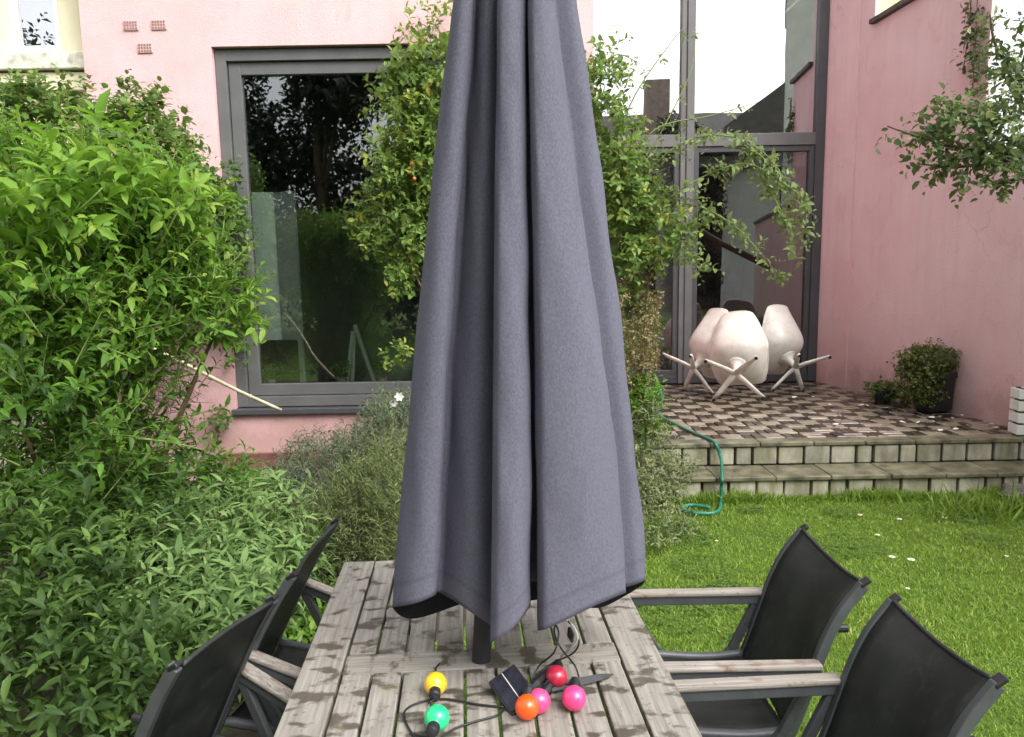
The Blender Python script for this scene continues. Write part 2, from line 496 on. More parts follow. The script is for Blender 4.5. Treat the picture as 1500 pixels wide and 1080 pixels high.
M['leaf_dark'] = leaf_mat('dark_tree_leaf', (0.010, 0.019, 0.009), (0.022, 0.038, 0.018), (0.042, 0.064, 0.030), (0.07, 0.085, 0.04), 0.6, 0.15)
M['leaf_tree'] = leaf_mat('overhanging_leaf', (0.022, 0.042, 0.014), (0.085, 0.140, 0.040), (0.19, 0.26, 0.085), (0.40, 0.37, 0.15), 0.55, 0.42)
M['leaf_dry'] = leaf_mat('dry_seed_head', (0.16, 0.12, 0.05), (0.30, 0.25, 0.11), (0.46, 0.41, 0.20), (0.55, 0.52, 0.33), 0.8, 0.3)
M['leaf_box'] = leaf_mat('clipped_shrub_leaf', (0.030, 0.050, 0.010), (0.085, 0.120, 0.022), (0.17, 0.20, 0.04), (0.33, 0.24, 0.06), 0.5, 0.25)

# ------------------------------------------------------------------ leaf machinery
OVAL_V = np.array([(0, 0, 0), (0.30, 0.42, 0.09), (0.30, -0.42, 0.09), (0.35, 0, 0.0), (0.68, 0.36, 0.05), (0.68, -0.36, 0.05), (0.70, 0, -0.04), (1, 0, -0.16)], float)
OVAL_F = np.array([(0, 2, 3), (0, 3, 1), (1, 3, 6), (1, 6, 4), (3, 2, 5), (3, 5, 6), (4, 6, 7), (6, 5, 7)])
DIA_V = np.array([(0, 0, 0), (0.45, 0.5, 0.08), (0.45, -0.5, 0.08), (1, 0, -0.12)], float)
DIA_F = np.array([(0, 2, 3), (0, 3, 1)])
LAN_V = np.array([(0, 0, 0), (0.35, 0.5, 0.05), (0.35, -0.5, 0.05), (0.72, 0.33, -0.06), (0.72, -0.33, -0.06), (1, 0, -0.25)], float)
LAN_F = np.array([(0, 2, 1), (1, 2, 4), (1, 4, 3), (3, 4, 5)])
SHAPES = {'oval': (OVAL_V, OVAL_F), 'dia': (DIA_V, DIA_F), 'lance': (LAN_V, LAN_F)}

def nrm(a):
    return a / np.maximum(np.linalg.norm(a, axis=-1, keepdims=True), 1e-9)

def tri_mesh(name, V, F, tint=None, smooth=True):
    me = bpy.data.meshes.new(name)
    me.vertices.add(len(V)); me.vertices.foreach_set('co', np.ascontiguousarray(V, dtype=np.float32).ravel())
    me.loops.add(F.size); me.loops.foreach_set('vertex_index', np.ascontiguousarray(F, dtype=np.int32).ravel())
    me.polygons.add(len(F))
    me.polygons.foreach_set('loop_start', np.arange(0, F.size, 3, dtype=np.int32))
    me.polygons.foreach_set('use_smooth', np.full(len(F), smooth))
    me.update(calc_edges=True)
    if tint is not None:
        at_ = me.attributes.new('tint', 'FLOAT', 'POINT')
        at_.data.foreach_set('value', np.ascontiguousarray(tint, dtype=np.float32))
    return me

def frames(D, U):
    D = nrm(D); S = np.cross(D, U)
    bad = np.linalg.norm(S, axis=1) < 1e-3
    S[bad] = np.cross(D[bad], np.array([1.0, 0.2, 0.1]))
    S = nrm(S); Nn = np.cross(S, D)
    return D, S, Nn

def leaves_mesh(name, P, D, U, L, W, tint, shape='oval'):
    TV, TF = SHAPES[shape]
    D, S, Nn = frames(D, U)
    L = L[:, None, None]; W = W[:, None, None]
    V = P[:, None, :] + L * TV[None, :, 0:1] * D[:, None, :] + W * TV[None, :, 1:2] * S[:, None, :] + L * TV[None, :, 2:3] * Nn[:, None, :]
    k = len(TV)
    F = (TF[None] + (np.arange(len(P)) * k)[:, None, None]).reshape(-1, 3)
    return tri_mesh(name, V.reshape(-1, 3), F, np.repeat(tint, k))

def rand_dirs(n):
    return nrm(rng.normal(size=(n, 3)))

def sample_blobs(blobs, n, shell=(0.55, 1.02)):
    """blobs: (centre, radii). Points in the uneven outer shell of the union, with outward normals."""
    C = np.array([tuple(b[0]) for b in blobs]); Rr = np.array([b[1] if hasattr(b[1], '__len__') else (b[1],) * 3 for b in blobs], float)
    w = (Rr[:, 0] * Rr[:, 2] + Rr[:, 0] * Rr[:, 1] + Rr[:, 1] * Rr[:, 2]); w = w / w.sum()
    Ps, Ns = [], []
    got = 0
    while got < n:
        m = n
        idx = rng.choice(len(blobs), m, p=w)
        d = rand_dirs(m)
        lump = 1 + 0.13 * np.sin(d[:, 0] * 7 + idx) * np.sin(d[:, 2] * 6 + 2 * idx) + 0.10 * np.sin(d[:, 1] * 11 + d[:, 2] * 9 + idx * 1.7)
        r = rng.uniform(shell[0], shell[1], m) * lump
        P = C[idx] + d * Rr[idx] * r[:, None]
        keep = np.ones(m, bool)
        for j in range(len(blobs)):
            q = (P - C[j]) / Rr[j]
            keep &= ~((np.linalg.norm(q, axis=1) < shell[0] * 0.92) & (idx != j))
        keep &= P[:, 2] > 0.02
        Ps.append(P[keep]); Ns.append(nrm(d / Rr[idx])[keep]); got += keep.sum()
        if len(Ps) > 60: break
    return np.concatenate(Ps)[:n], np.concatenate(Ns)[:n]

def twig_leaves(P, Nn, length, per, leaf, aspect, up=0.35, spread=0.9, jitter=0.5, droop=0.0, tint_mu=0.45, tint_sd=0.2, whorl=False):
    """each start point carries a twig with leaves set along it"""
    n = len(P)
    T = nrm(Nn * 0.7 + np.array([0, 0, up]) + rng.normal(size=(n, 3)) * jitter * 0.6)
    ln = rng.uniform(0.6, 1.25, n) * length
    base_t = np.clip(rng.normal(tint_mu, tint_sd * 0.8, n), 0, 1)
    Pl, Dl, Ul, Ll, Tl = [], [], [], [], []
    phi0 = rng.uniform(0, 6.28, n)
    A = nrm(np.cross(T, rand_dirs(n))); B = np.cross(T, A)
    for k in range(per):
        t = (k + 0.6) / per if not whorl else 0.92 + 0.05 * rng.random()
        ph = phi0 + k * (2.4 if not whorl else 6.283 / per)
        rad = A * np.cos(ph)[:, None] + B * np.sin(ph)[:, None]
        pos = P + T * (ln * t)[:, None] + np.array([0, 0, -droop]) * (t * t)
        d = nrm(T * 0.55 + rad * spread + np.array([0, 0, -droop * 2]) + rng.normal(size=(n, 3)) * 0.15)
        u = nrm(T * 0.6 + np.array([0, 0, 0.7]) + rng.normal(size=(n, 3)) * 0.3)
        Pl.append(pos); Dl.append(d); Ul.append(u)
        Ll.append(leaf * rng.uniform(0.6, 1.2, n) * (0.8 + 0.4 * (1 - t)))
        Tl.append(np.clip(base_t + rng.normal(0, tint_sd * 0.5, n) + 0.10 * t, 0, 1))
    L = np.concatenate(Ll) * rng.choice([.55, .8, 1.0, 1.0, 1.15, 1.3], len(P) * per)
    return dict(P=np.concatenate(Pl), D=np.concatenate(Dl), U=np.concatenate(Ul), L=L, W=L * aspect, tint=np.concatenate(Tl), tw=(P, P + T * ln[:, None]))

def twig_mesh(name, tw, r):
    A, B = tw
    n = len(A)
    d = nrm(B - A); s = nrm(np.cross(d, np.array([0.1, 0.2, 1.0]))); u = np.cross(s, d)
    ring = [s, -0.5 * s + 0.87 * u, -0.5 * s - 0.87 * u]
    V = np.stack([A + q * r for q in ring] + [B + q * r * 0.4 for q in ring], 1)
    TF = np.array([(0, 1, 4), (0, 4, 3), (1, 2, 5), (1, 5, 4), (2, 0, 3), (2, 3, 5)])
    F = (TF[None] + (np.arange(n) * 6)[:, None, None]).reshape(-1, 3)
    return tri_mesh(name, V.reshape(-1, 3), F)

def put_leaves(part, lv, mat_, parent, shape='oval', kind='stuff'):
    me = leaves_mesh(part, lv['P'], lv['D'], lv['U'], lv['L'], lv['W'], lv['tint'], shape)
    o = link_mesh(part, me, parent, [mat_])
    if kind: o['kind'] = kind
    return o

def merge(*ls):
    return {k: np.concatenate([l[k] for l in ls]) for k in ('P', 'D', 'U', 'L', 'W', 'tint')}

def bez(a, b, c, n=10):
    a, b, c = Vector(a), Vector(b), Vector(c)
    return [a * (1 - t) ** 2 + b * 2 * t * (1 - t) + c * t * t for t in [i / (n - 1) for i in range(n)]]

def cat_spline(pts, n=8):
    pts = [Vector(p) for p in pts]
    out = []
    for i in range(len(pts) - 1):
        p0 = pts[max(i - 1, 0)]; p1 = pts[i]; p2 = pts[i + 1]; p3 = pts[min(i + 2, len(pts) - 1)]
        for k in range(n):
            t = k / n
            out.append(0.5 * ((2 * p1) + (p2 - p0) * t + (2 * p0 - 5 * p1 + 4 * p2 - p3) * t * t + (3 * p1 - p0 - 3 * p2 + p3) * t ** 3))
    out.append(pts[-1])
    return out

def path_leaves(paths, per_m, leaf, aspect, spray=0.10, droop=0.3, tint_mu=0.5, tint_sd=0.2, start=0.0):
    """leaf sprays along given stems"""
    Ps, Ds = [], []
    for pts in paths:
        pts = np.array([tuple(p) for p in pts])
        seg = np.linalg.norm(np.diff(pts, axis=0), axis=1); L = seg.sum()
        n = max(2, int(L * per_m))
        s = rng.uniform(start, 1.0, n) * L
        cs = np.concatenate([[0], np.cumsum(seg)])
        i = np.clip(np.searchsorted(cs, s) - 1, 0, len(seg) - 1)
        t = ((s - cs[i]) / seg[i])[:, None]
        Ps.append(pts[i] * (1 - t) + pts[i + 1] * t); Ds.append(nrm(np.diff(pts, axis=0))[i])
    P = np.concatenate(Ps); D = np.concatenate(Ds); n = len(P)
    rd = rand_dirs(n); rd -= D * (rd * D).sum(1, keepdims=True) * 0.6
    rd[:, 2] -= droop * 0.5
    return twig_leaves(P, nrm(rd + D * 0.5), spray, 5, leaf, aspect, up=0.05, jitter=0.4, droop=droop * 0.08, tint_mu=tint_mu, tint_sd=tint_sd)

def blob(px, py, Y, r, z=None):
    return (tuple(at(px, py, Y)), r)

# ================================================================== SETTING
Z_T = 0.36            # terrace level
Y_W = 6.0             # front of the pink extension
Y_G = 8.48            # glazed screen

g = MB(); g.add([(-150, -150, 0), (150, -150, 0), (150, 150, 0), (-150, 150, 0)], [(0, 1, 2, 3)])
tag(g.build('ground', M['lawn']), 'short green garden lawn', None, None, 'structure')
bedp = [(-6, 0.4), (-1.35, 0.6), (-0.95, 1.6), (-0.75, 2.6), (-0.40, 3.2), (0.05, 3.7), (0.45, 4.2), (0.85, 4.75), (1.05, 5.19), (0.9, 5.99), (-6, 5.99)]
b = MB(); b.add([(x, y, 0.004) for x, y in bedp], [tuple(range(len(bedp)))])
tag(b.build('planting_bed', M['soil']), None, None, None, 'structure')

# terrace: base slab, pavers, two courses of riser blocks, treads
def wall_x(y): return 3.52 + 0.2128 * (Y_G - y)
TX0 = 0.70
terr = MB()
terr.prism([(TX0, 5.56, 0), (wall_x(5.56) + 0.9, 5.56, 0), (wall_x(Y_G), Y_G, 0), (TX0, Y_G, 0)], (0, 0, Z_T - 0.03))
terr.span((TX0, 5.262, 0), (6.2, 5.56, 0.14))
terrace = tag(terr.build('terrace', M['mortar']), 'raised wet brick-paved terrace with two courses of pale block steps', None, None, 'structure')
pms_ = []
for key in ('paver', 'paver_dark'):
    pm = MB().box((0, 0, 0), (0.153, 0.073, 0.05)).mesh('paver')
    pm.materials.append(M[key])
    bm = bmesh.new(); bm.from_mesh(pm)
    bmesh.ops.bevel(bm, geom=[e for e in bm.edges if all(v.co.z > 0 for v in e.verts)], offset=0.006, segments=1, affect='EDGES')
    bm.to_mesh(pm); bm.free()
    pms_.append(pm)
far = MB(); cnt = 0
cell = 0.16
ny = int((Y_G - 5.66) / cell) + 1
for j in range(ny):
    y0 = 5.665 + j * cell
    nx = int((wall_x(y0) + 0.15 - TX0) / cell) + 1
    for i in range(nx):
        x0 = TX0 + i * cell
        if x0 + 0.08 > wall_x(y0 + 0.08) - 0.01 or y0 + cell > Y_G + 0.02: continue
        horiz = (i + j) % 2 == 0
        for k in (0, 1):
            c = (x0 + 0.08, y0 + 0.04 + 0.08 * k) if horiz else (x0 + 0.04 + 0.08 * k, y0 + 0.08)
            dz = random.uniform(-0.004, 0.004)
            if cnt < 300:
                o = link_mesh('paver', pms_[(0 if horiz else 1) if random.random() < .95 else random.randint(0, 1)], terrace); cnt += 1
                o.location = (c[0], c[1], Z_T - 0.025 + dz)
                o.rotation_euler = (random.uniform(-.012, .012), random.uniform(-.012, .012), (0 if horiz else R(90)) + random.uniform(-.012, .012))
            else:
                s = (0.153, 0.073, 0.05) if horiz else (0.073, 0.153, 0.05)
                far.box((c[0], c[1], Z_T - 0.025 + dz), s, None, (0 if horiz else 1) if random.random() < .95 else random.randint(0, 1))
o = far.build('far_pavers', [M['paver'], M['paver_dark']], terrace); o['kind'] = 'stuff'
# edging course and treads laid in slabs
for (yy0, yy1, ztop, x1) in ((5.505, 5.655, Z_T + 0.002, wall_x(5.55) - 0.02), (5.19, 5.52, 0.185, 5.6)):
    x = TX0
    while x < x1:
        w = random.uniform(0.36, 0.44)
        e = min(x + w, x1)
        MB().span((x + 0.003, yy0, ztop - 0.032), (e - 0.003, yy1, ztop + random.uniform(-.002, .002))).build('edging_slab', M['tread'], terrace, bevel=0.006)
        x = e
for (yf, z0, z1, off, x1) in ((5.52, 0.186, 0.327, 0.06, 4.35), (5.215, 0.0, 0.150, 0.13, 5.4)):
    x = TX0 + off
    while x < x1:
        w = random.choice([0.195, 0.2, 0.2, 0.205, 0.13])
        MB().span((x + random.uniform(.006, .014), yf + random.uniform(-.006, .006), z0 + 0.002), (x + w - random.uniform(.006, .014), yf + 0.05, z1 - random.uniform(0, .008))).build('block', M['block'], terrace, bevel=0.007)
        x += w

# ================================================================== PINK HOUSE
house = empty('pink_house', (0.0, Y_W, 0))
HX0, HX1, HTOP = at(120, 60, Y_W).x, 0.676, 5.2
def loc(p): return Vector(p) - Vector((0, Y_W, 0))
wx0 = at(327, 330, Y_W).x; wx1 = at(810, 330, Y_W).x
wz0 = at(450, 600, Y_W).z; wz1 = at(450, 66, Y_W).z
wall = MB()
wall.span((HX0, 0, 0), (wx0, 0.28, HTOP))
wall.span((wx1, 0, 0), (HX1, 0.28, HTOP))
wall.span((wx0, 0, 0), (wx1, 0.28, wz0))
wall.span((wx0, 0, wz1), (wx1, 0.28, HTOP))
wall.build('wall', M['pink'], house)
MB().span((HX1 - 0.25, 0.285, 0), (HX1 - 0.002, Y_G - Y_W + 0.1, HTOP)).build('side_wall', M['pink'], house)
MB().span((wx0 - 0.12, -0.035, 0.10), (0.1, -0.002, 0.235)).build('shadow_strip', M['brick_red_dark'], house, bevel=0.006)  # dark strip painting in the shadow gap under the wall
# room behind the big window
rm = MB()
rm.span((HX0, 3.4, 0), (HX1 - 0.255, 3.5, HTOP))
rm.span((HX0 + 0.02, 0.29, 0), (HX0 + 0.12, 3.4, HTOP))
rm.build('room_wall', M['interior_wall'], house)
MB().span((HX0 + 0.13, 0.29, 0.28), (HX1 - 0.26, 3.39, 0.33)).build('room_floor', M['interior_floor'], house)
MB().span((HX0, 0.0, HTOP + 0.003), (HX1, 3.5, HTOP + 0.2)).build('roof', M['anthracite_dark'], house)  # unseen flat roof, added to close the room off from light
# big window
win = empty('window'); win.parent = house
def frame_rect(x0, x1, z0, z1, w, y0, y1, name, mat_, parent):
    f = MB()
    f.span((x0, y0, z0), (x0 + w, y1, z1)); f.span((x1 - w, y0, z0), (x1, y1, z1))
    f.span((x0 + w, y0 + 0.001, z0), (x1 - w, y1, z0 + w)); f.span((x0 + w, y0 + 0.001, z1 - w), (x1 - w, y1, z1))
    return f.build(name, mat_, parent, bevel=0.004)
frame_rect(wx0 + 0.003, wx1 - 0.003, wz0 + 0.02, wz1 - 0.012, 0.085, 0.045, 0.16, 'frame', M['anthracite'], win)
frame_rect(wx0 + 0.094, wx1 - 0.094, wz0 + 0.11, wz1 - 0.10, 0.095, 0.075, 0.15, 'sash', M['anthracite'], win)
MB().span((wx0 + 0.18, 0.11, wz0 + 0.19), (wx1 - 0.18, 0.113, wz1 - 0.18)).build('pane', M['glass'], win)
MB().span((wx0 - 0.02, -0.05, wz0 - 0.028), (wx1 + 0.02, 0.05, wz0 + 0.014)).build('sill', M['anthracite_dark'], win, bevel=0.004)
# air bricks
for (px, py) in ((192, 38), (233, 37), (213, 71)):
    p = loc(at(px, py, Y_W))
    a = empty('air_brick', (p.x, -0.006, p.z)); a.parent = house
    MB().span((-.058, -0.004, -.036), (.058, 0.004, .036)).build('face', M['clay'], a, bevel=0.002)
    h = MB()
    for i in range(5):
        for j in range(3):
            h.box((-.042 + i * .021, -0.0055, -.022 + j * .022), (.013, .002, .013))
    h.build('vent_holes', M['vent_dark'], a)
# glazed screen
scr = empty('glazed_screen', (0, Y_G - Y_W, 0)); scr.parent = house
def gx(px): return at(px, 300, Y_G).x
def gz(py, px=1090): return at(px, py, Y_G).z
gx0, gx1 = HX1 + 0.003, wall_x(Y_G) - 0.004
zb, zt = Z_T + 0.003, 5.15
mull = gx(1005); tz0, tz1 = gz(214), gz(196)
MB().span((mull - 0.075, -0.03, zb), (mull + 0.075, 0.09, zt)).build('mullion', M['anthracite'], scr, bevel=0.004)
MB().span((mull - 0.02, -0.036, zb), (mull - 0.008, -0.0305, zt)).build('mullion_seal', M['hole'], scr)
MB().span((gx1 - 0.10, -0.02, zb), (gx1, 0.09, zt)).build('jamb', M['anthracite_dark'], scr, bevel=0.004)
MB().span((gx0, -0.02, zb), (gx0 + 0.08, 0.09, zt)).build('jamb', M['anthracite_dark'], scr, bevel=0.004)
for (a_, b_) in ((gx0 + 0.081, mull - 0.076), (mull + 0.076, gx1 - 0.101)):
    MB().span((a_, -0.022, tz0), (b_, 0.088, tz1)).build('transom', M['anthracite'], scr, bevel=0.004)
    MB().span((a_, -0.012, zb), (b_, 0.08, zb + 0.09)).build('bottom_rail', M['anthracite_dark'], scr, bevel=0.004)
    MB().span((a_, 0.03, tz1 + 0.001), (b_, 0.033, zt)).build('upper_pane', M['glass_coated'], scr)
    MB().span((a_ + 0.05, 0.03, zb + 0.09), (b_ - 0.05, 0.033, tz0 - 0.07)).build('door_pane', M['glass_door'], scr)
    frame_rect(a_ + 0.001, b_ - 0.001, zb + 0.091, tz0 - 0.003, 0.06, -0.005, 0.07, 'door_frame', M['anthracite_dark'], scr)
MB().span((gx0, -0.02, zt + 0.002), (gx1, 0.2, HTOP + 0.2)).build('head', M['pink'], scr)
# room behind the screen
r2 = MB()
r2.span((gx0 - 0.6, 4.2, 0), (gx1 + 0.6, 4.3, HTOP)); r2.span((gx1 + 0.4, 0.12, 0), (gx1 + 0.5, 4.2, HTOP)); r2.span((gx0 - 0.6, 0.2, 0), (gx0 - 0.5, 4.2, HTOP))
r2.build('room_wall', M['interior_warm'], scr)
MB().span((gx0 - 0.5, 0.12, 0.2), (gx1 + 0.4, 4.2, Z_T - 0.02)).build('room_floor', M['interior_floor'], scr)
MB().span((gx0 - 0.6, 0.1, HTOP + 0.21), (gx1 + 0.6, 4.3, HTOP + 0.4)).build('room_ceiling', M['interior_wall'], scr)
MB().span((gx(968), 0.25, gz(470)), (gx(996), 0.30, tz0 - 0.12)).build('pale_door_panel', M['pale_panel'], scr)
MB().span((gx(925), 0.22, tz0 - 0.19), (gx1 - 0.12, 0.26, tz0 - 0.075)).build('blind_box', M['pale_panel'], scr)
tag(house, 'pink rendered house extension with a big grey framed window and tall glazed doors', 'house')

# things seen through the panes
def stool(loc_, h, r, label):
    e = empty('stool', loc_)
    MB().lathe([(r * .3, h - .03), (r, h - .025), (r, h), (r * .3, h + .004)], 20).build('seat', M['bamboo'], e, smooth=False)
    for k in range(4):
        a = R(45 + 90 * k)
        MB().tube([(math.cos(a) * r * .6, math.sin(a) * r * .6, h - .02), (math.cos(a) * r * 1.2, math.sin(a) * r * 1.2, 0)], .013, 6).build('leg', M['bamboo'], e)
    MB().tube([(math.cos(R(45 + 90 * k)) * r * .95, math.sin(R(45 + 90 * k)) * r * .95, h * .42) for k in (0, 1, 2, 3, 0)], .008, 6).build('footrest', M['bamboo'], e)
    tag(e, label, 'stool')
p = at(412, 560, 6.8)
stool((p.x, 6.8, 0.335), 0.62, 0.17, 'wooden stool seen inside through the big left window')
e = empty('easel', (at(525, 500, 6.9).x, 6.9, 0.335))
for (a_, b_) in (((-.18, 0, 0), (-.06, .05, 0.82)), ((-.10, 0, 0), (-.05, .05, 0.82)), ((.22, 0, .05), (-.04, .05, 0.88))):
    MB().bar(a_, b_, .022, .03).build('leg', M['pale_panel'], e)
MB().bar((-.2, -.02, .3), (.2, -.02, .3), .02, .02).build('shelf', M['bamboo'], e)
tag(e, 'thin pale easel standing inside the dark room behind the big window', 'easel')
p0 = at(362, 300, 6.36); p1 = at(440, 455, 6.36)
e = empty('room_divider', (p0.x, 6.36, 0.335))
wd = p1.x - p0.x
MB().box((wd * .27, 0.03, 1.05), (wd * .52, .03, 2.0), Matrix.Rotation(R(14), 3, 'Z')).build('panel', M['pale_panel'], e)
MB().box((wd * .78, 0.03, 1.05), (wd * .50, .03, 2.0), Matrix.Rotation(R(-20), 3, 'Z')).build('panel', M['interior_wall'], e)
MB().box((wd * .5, 0.02, 0.45), (wd * 1.0, .05, .7)).build('cabinet', M['black_plastic'], e, bevel=.01)
tag(e, 'pale folded screen above a dark cabinet behind the big window left edge', 'screen')
e = empty('sideboard', (gx(1095), Y_G + 1.3, Z_T - 0.02))
MB().box((0, 0, .4), (.75, .4, .8)).build('cabinet', M['brick_red_dark'], e, bevel=.01)
MB().box((-.1, -.205, .42), (.3, .01, .6)).build('door', M['interior_warm'], e, bevel=.003)
tag(e, 'dark brown sideboard inside behind the glazed door', 'sideboard')

# neighbour house, top left
nb = empty('cream_house', (at(60, 60, 6.25).x, 6.25, 0))
nx1 = HX0 - 0.004 - nb.location.x
wl, wr = at(10, 40, 6.25).x - nb.location.x, at(88, 40, 6.25).x - nb.location.x
wb = at(50, 76, 6.25).z; wt = wb + 1.3
f = MB()
f.span((-5, 0, 0), (wl, .25, 5.6)); f.span((wr, 0, 0), (nx1, .25, 5.6)); f.span((wl, 0, 0), (wr, .25, wb)); f.span((wl, 0, wt), (wr, .25, 5.6))
f.build('wall', M['cream'], nb)
w = empty('window'); w.parent = nb
frame_rect(wl + .002, wr - .002, wb + .002, wt - .002, .055, .03, .12, 'frame', M['white_paint'], w)
MB().span((wl + .05, .07, wb + .05), (wr - .05, .073, wt - .05)).build('pane', M['glass_coated'], w)
MB().span((wl + .05, .13, wb + .05), (wr - .05, .14, wt - .05)).build('dark_room', M['interior_wall'], w)
MB().span((-2.2, -.10, wb - .16), (nx1 - .03, -.002, wb - .03)).build('ledge', M['ledge'], nb, bevel=.01)
MB().span((-2.2, -.06, wb - .32), (nx1 - .03, -.003, wb - .175)).build('moulding', M['cream'], nb, bevel=.01)
tag(nb, 'cream rendered neighbouring house with a white framed window at top left', 'house')

# tall pink side wall on the right with a notch, lower continuation towards the camera
gw = empty('side_wall', (wall_x(Y_G), Y_G, 0))
wdir = Vector((0.2128, -1, 0)).normalized(); wnor = Vector((-wdir.y, wdir.x, 0)) * 1.0
if wnor.x < 0: wnor = -wnor
def wpt(px, py=None, z=None):
    """point on the wall plane seen at px; z from py"""
    r_ = ray(px, 300 if py is None else py)
    d = (wall_x(0)) / (r_.x + 0.2128)
    pt = Vector((0, 0, CAM_Z)) + r_ * d
    if z is not None: pt.z = z
    return pt - Vector((wall_x(Y_G), Y_G, 0))
def wall_s(px, py): return (wpt(px, py)).xy.length
n0 = wpt(1281, 36); n1 = wpt(1345, -2)
slope = (n1.z - n0.z) / (wall_s(1345, -2) - wall_s(1281, 36))
s_end = wall_s(1447, 100); s_not = wall_s(1281, 36)
ztop_end = n0.z + slope * (s_end - s_not)
low_top = wpt(1490, 232).z
def S(s, z): return wdir * s + Vector((0, 0, z))
poly = [S(-0.05, 0), S(6.5, 0), S(6.5, low_top), S(s_end, low_top), S(s_end, ztop_end), S(s_not, n0.z), S(s_not, 6.6), S(-0.05, 6.6)]
MB().prism(poly, wnor * 0.03).build('wall', M['pink_side'], gw)
M['yellow_cream'] = simple('yellow_cream_render', (0.80, 0.70, 0.44), .8, var=.06)
MB().prism([S(-0.05, 0) + wnor * .031, S(s_not - .004, 0) + wnor * .031, S(s_not - .004, 6.59) + wnor * .031, S(-0.05, 6.59) + wnor * .031], wnor * .3).build('wall_core', M['yellow_cream'], gw)
cp = MB()
k = 0
s = s_not - 0.02
while s < s_end:
    s2 = min(s + 0.13, s_end + .05)
    za, zb_ = n0.z + slope * (s - s_not), n0.z + slope * (s2 - s_not)
    dz = random.uniform(0, .012)
    MB().prism([S(s, za + .003 + dz) - wnor * .05, S(s2 - .006, zb_ + .003 + dz) - wnor * .05, S(s2 - .006, zb_ + .045 + dz) - wnor * .05, S(s, za + .045 + dz) - wnor * .05], wnor * 0.12).build('coping_tile', M['roof'], gw)
    s = s2
MB().prism([S(s_end + .01, low_top + .003) - wnor * .03, S(6.5, low_top + .003) - wnor * .03, S(6.5, low_top + .05) - wnor * .03, S(s_end + .01, low_top + .05) - wnor * .03], wnor * 0.12).build('coping', M['stone'], gw)
# pale rendered joint running down the wall
jp = wpt(1249, 300)
sj = jp.xy.length
MB().prism([S(sj, Z_T + .01) - wnor * .004, S(sj + .018, Z_T + .01) - wnor * .004, S(sj + .018, 6.5) - wnor * .004, S(sj, 6.5) - wnor * .004], wnor * 0.0035).build('expansion_joint', simple('joint_strip', (0.72, 0.45, 0.44), 0.7), gw)
tag(gw, 'tall weathered pink rendered wall along the right side of the terrace', 'wall')
cg = empty('cream_gable', (wall_x(Y_G) + 0.0, Y_G, 0))
ga, gb = s_not - 1.6, s_not + .42
MB().prism([S(ga, 2.5) + wnor * .5, S(gb, 2.5) + wnor * .5, S(gb, 7) + wnor * .5, S(ga, 7) + wnor * .5], wnor * .3).build('wall', M['yellow_cream'], cg)
MB().prism([S(ga - .04, 7.003) + wnor * .46, S(gb + .04, 7.003) + wnor * .46, S(gb + .04, 7.1) + wnor * .46, S(ga - .04, 7.1) + wnor * .46], wnor * .4).build('coping', M['roof'], cg)
tag(cg, 'pale yellow gable wall showing above the slanted notch of the pink wall', 'wall')

# ================================================================== reflected surroundings (behind the camera)
def far_tree(name, x, y, h, rad, label, n=3000, seed=0):
    e = empty(name, (x, y, 0))
    MB().tube([(0, 0, 0), (.05, 0, h * .25), (-.08, .05, h * .5), (0.05, 0, h * .8)], [.2, .16, .11, .04], 8).build('trunk', M['bark'], e, smooth=True)
    bl = []
    for k in range(13):
        a = random.uniform(0, 6.28); q = random.uniform(.2, .75) * rad
        zc = (.12 + .78 * (k + random.random()) / 13) * h
        bl.append(((math.cos(a) * q, math.sin(a) * q, zc), (rad * random.uniform(.35, .55),) * 2 + (h * random.uniform(.09, .15),)))
    lm = MB()
    for c_, r_ in bl:
        lm.tube([(0, 0, c_[2] * .6), (c_[0] * .5, c_[1] * .5, c_[2] * .85), c_], [.07, .045, .02], 5)
    lm.build('limbs', M['bark'], e)
    P, Nn = sample_blobs(bl, n, (.3, 1.05))
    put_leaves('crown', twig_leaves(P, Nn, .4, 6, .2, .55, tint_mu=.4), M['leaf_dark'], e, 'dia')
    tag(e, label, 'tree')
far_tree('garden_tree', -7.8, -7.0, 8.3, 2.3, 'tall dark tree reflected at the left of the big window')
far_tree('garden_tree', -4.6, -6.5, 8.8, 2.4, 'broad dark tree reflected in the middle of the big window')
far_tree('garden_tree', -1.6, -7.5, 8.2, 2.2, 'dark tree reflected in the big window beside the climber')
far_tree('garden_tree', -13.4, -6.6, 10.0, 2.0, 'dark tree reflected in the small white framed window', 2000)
far_tree('garden_tree', 6.9, -12.4, 7.6, 1.6, 'round tree reflected low in the tall pane beside the mullion')
fh = empty('brick_house', (9.5, -15, 0))
MB().span((-7.5, 0, 0), (4.5, -6, 5.6)).build('wall', M['house_far'], fh)
MB().prism([(-7.7, .2, 5.5), (-7.7, -3, 8.6), (-7.7, -6.2, 5.5)], (12.4, 0, 0)).build('roof', M['roof'], fh)
MB().span((-3.6, -.6, 6.0), (-2.6, -1.3, 9.6)).build('chimney', M['house_far'], fh)
for i in range(5):
    x = -6.4 + i * 2.3
    wn_ = empty('window', (x, .0, 3.4)); wn_.parent = fh
    frame_rect(0, 1.1, 0, 1.4, .08, .0, .06, 'frame', M['white_paint'], wn_)
    MB().span((.08, .02, .08), (1.02, .03, 1.32)).build('pane', M['glass'], wn_)
tag(fh, 'brick house with chimney reflected in the tall upper panes', 'house')
fh2 = empty('grey_house', (10.45, -12, 0))
MB().prism([(0, 0, 0), (7, 0, 0), (9.6, -7, 0), (2.6, -7, 0)], (0, 0, 12.6)).build('wall', M['far_grey'], fh2)
MB().prism([(-.1, .1, 12.603), (7.1, .1, 12.603), (9.7, -7.1, 12.603), (2.5, -7.1, 12.603)], (0, 0, .3)).build('roof', M['roof'], fh2)
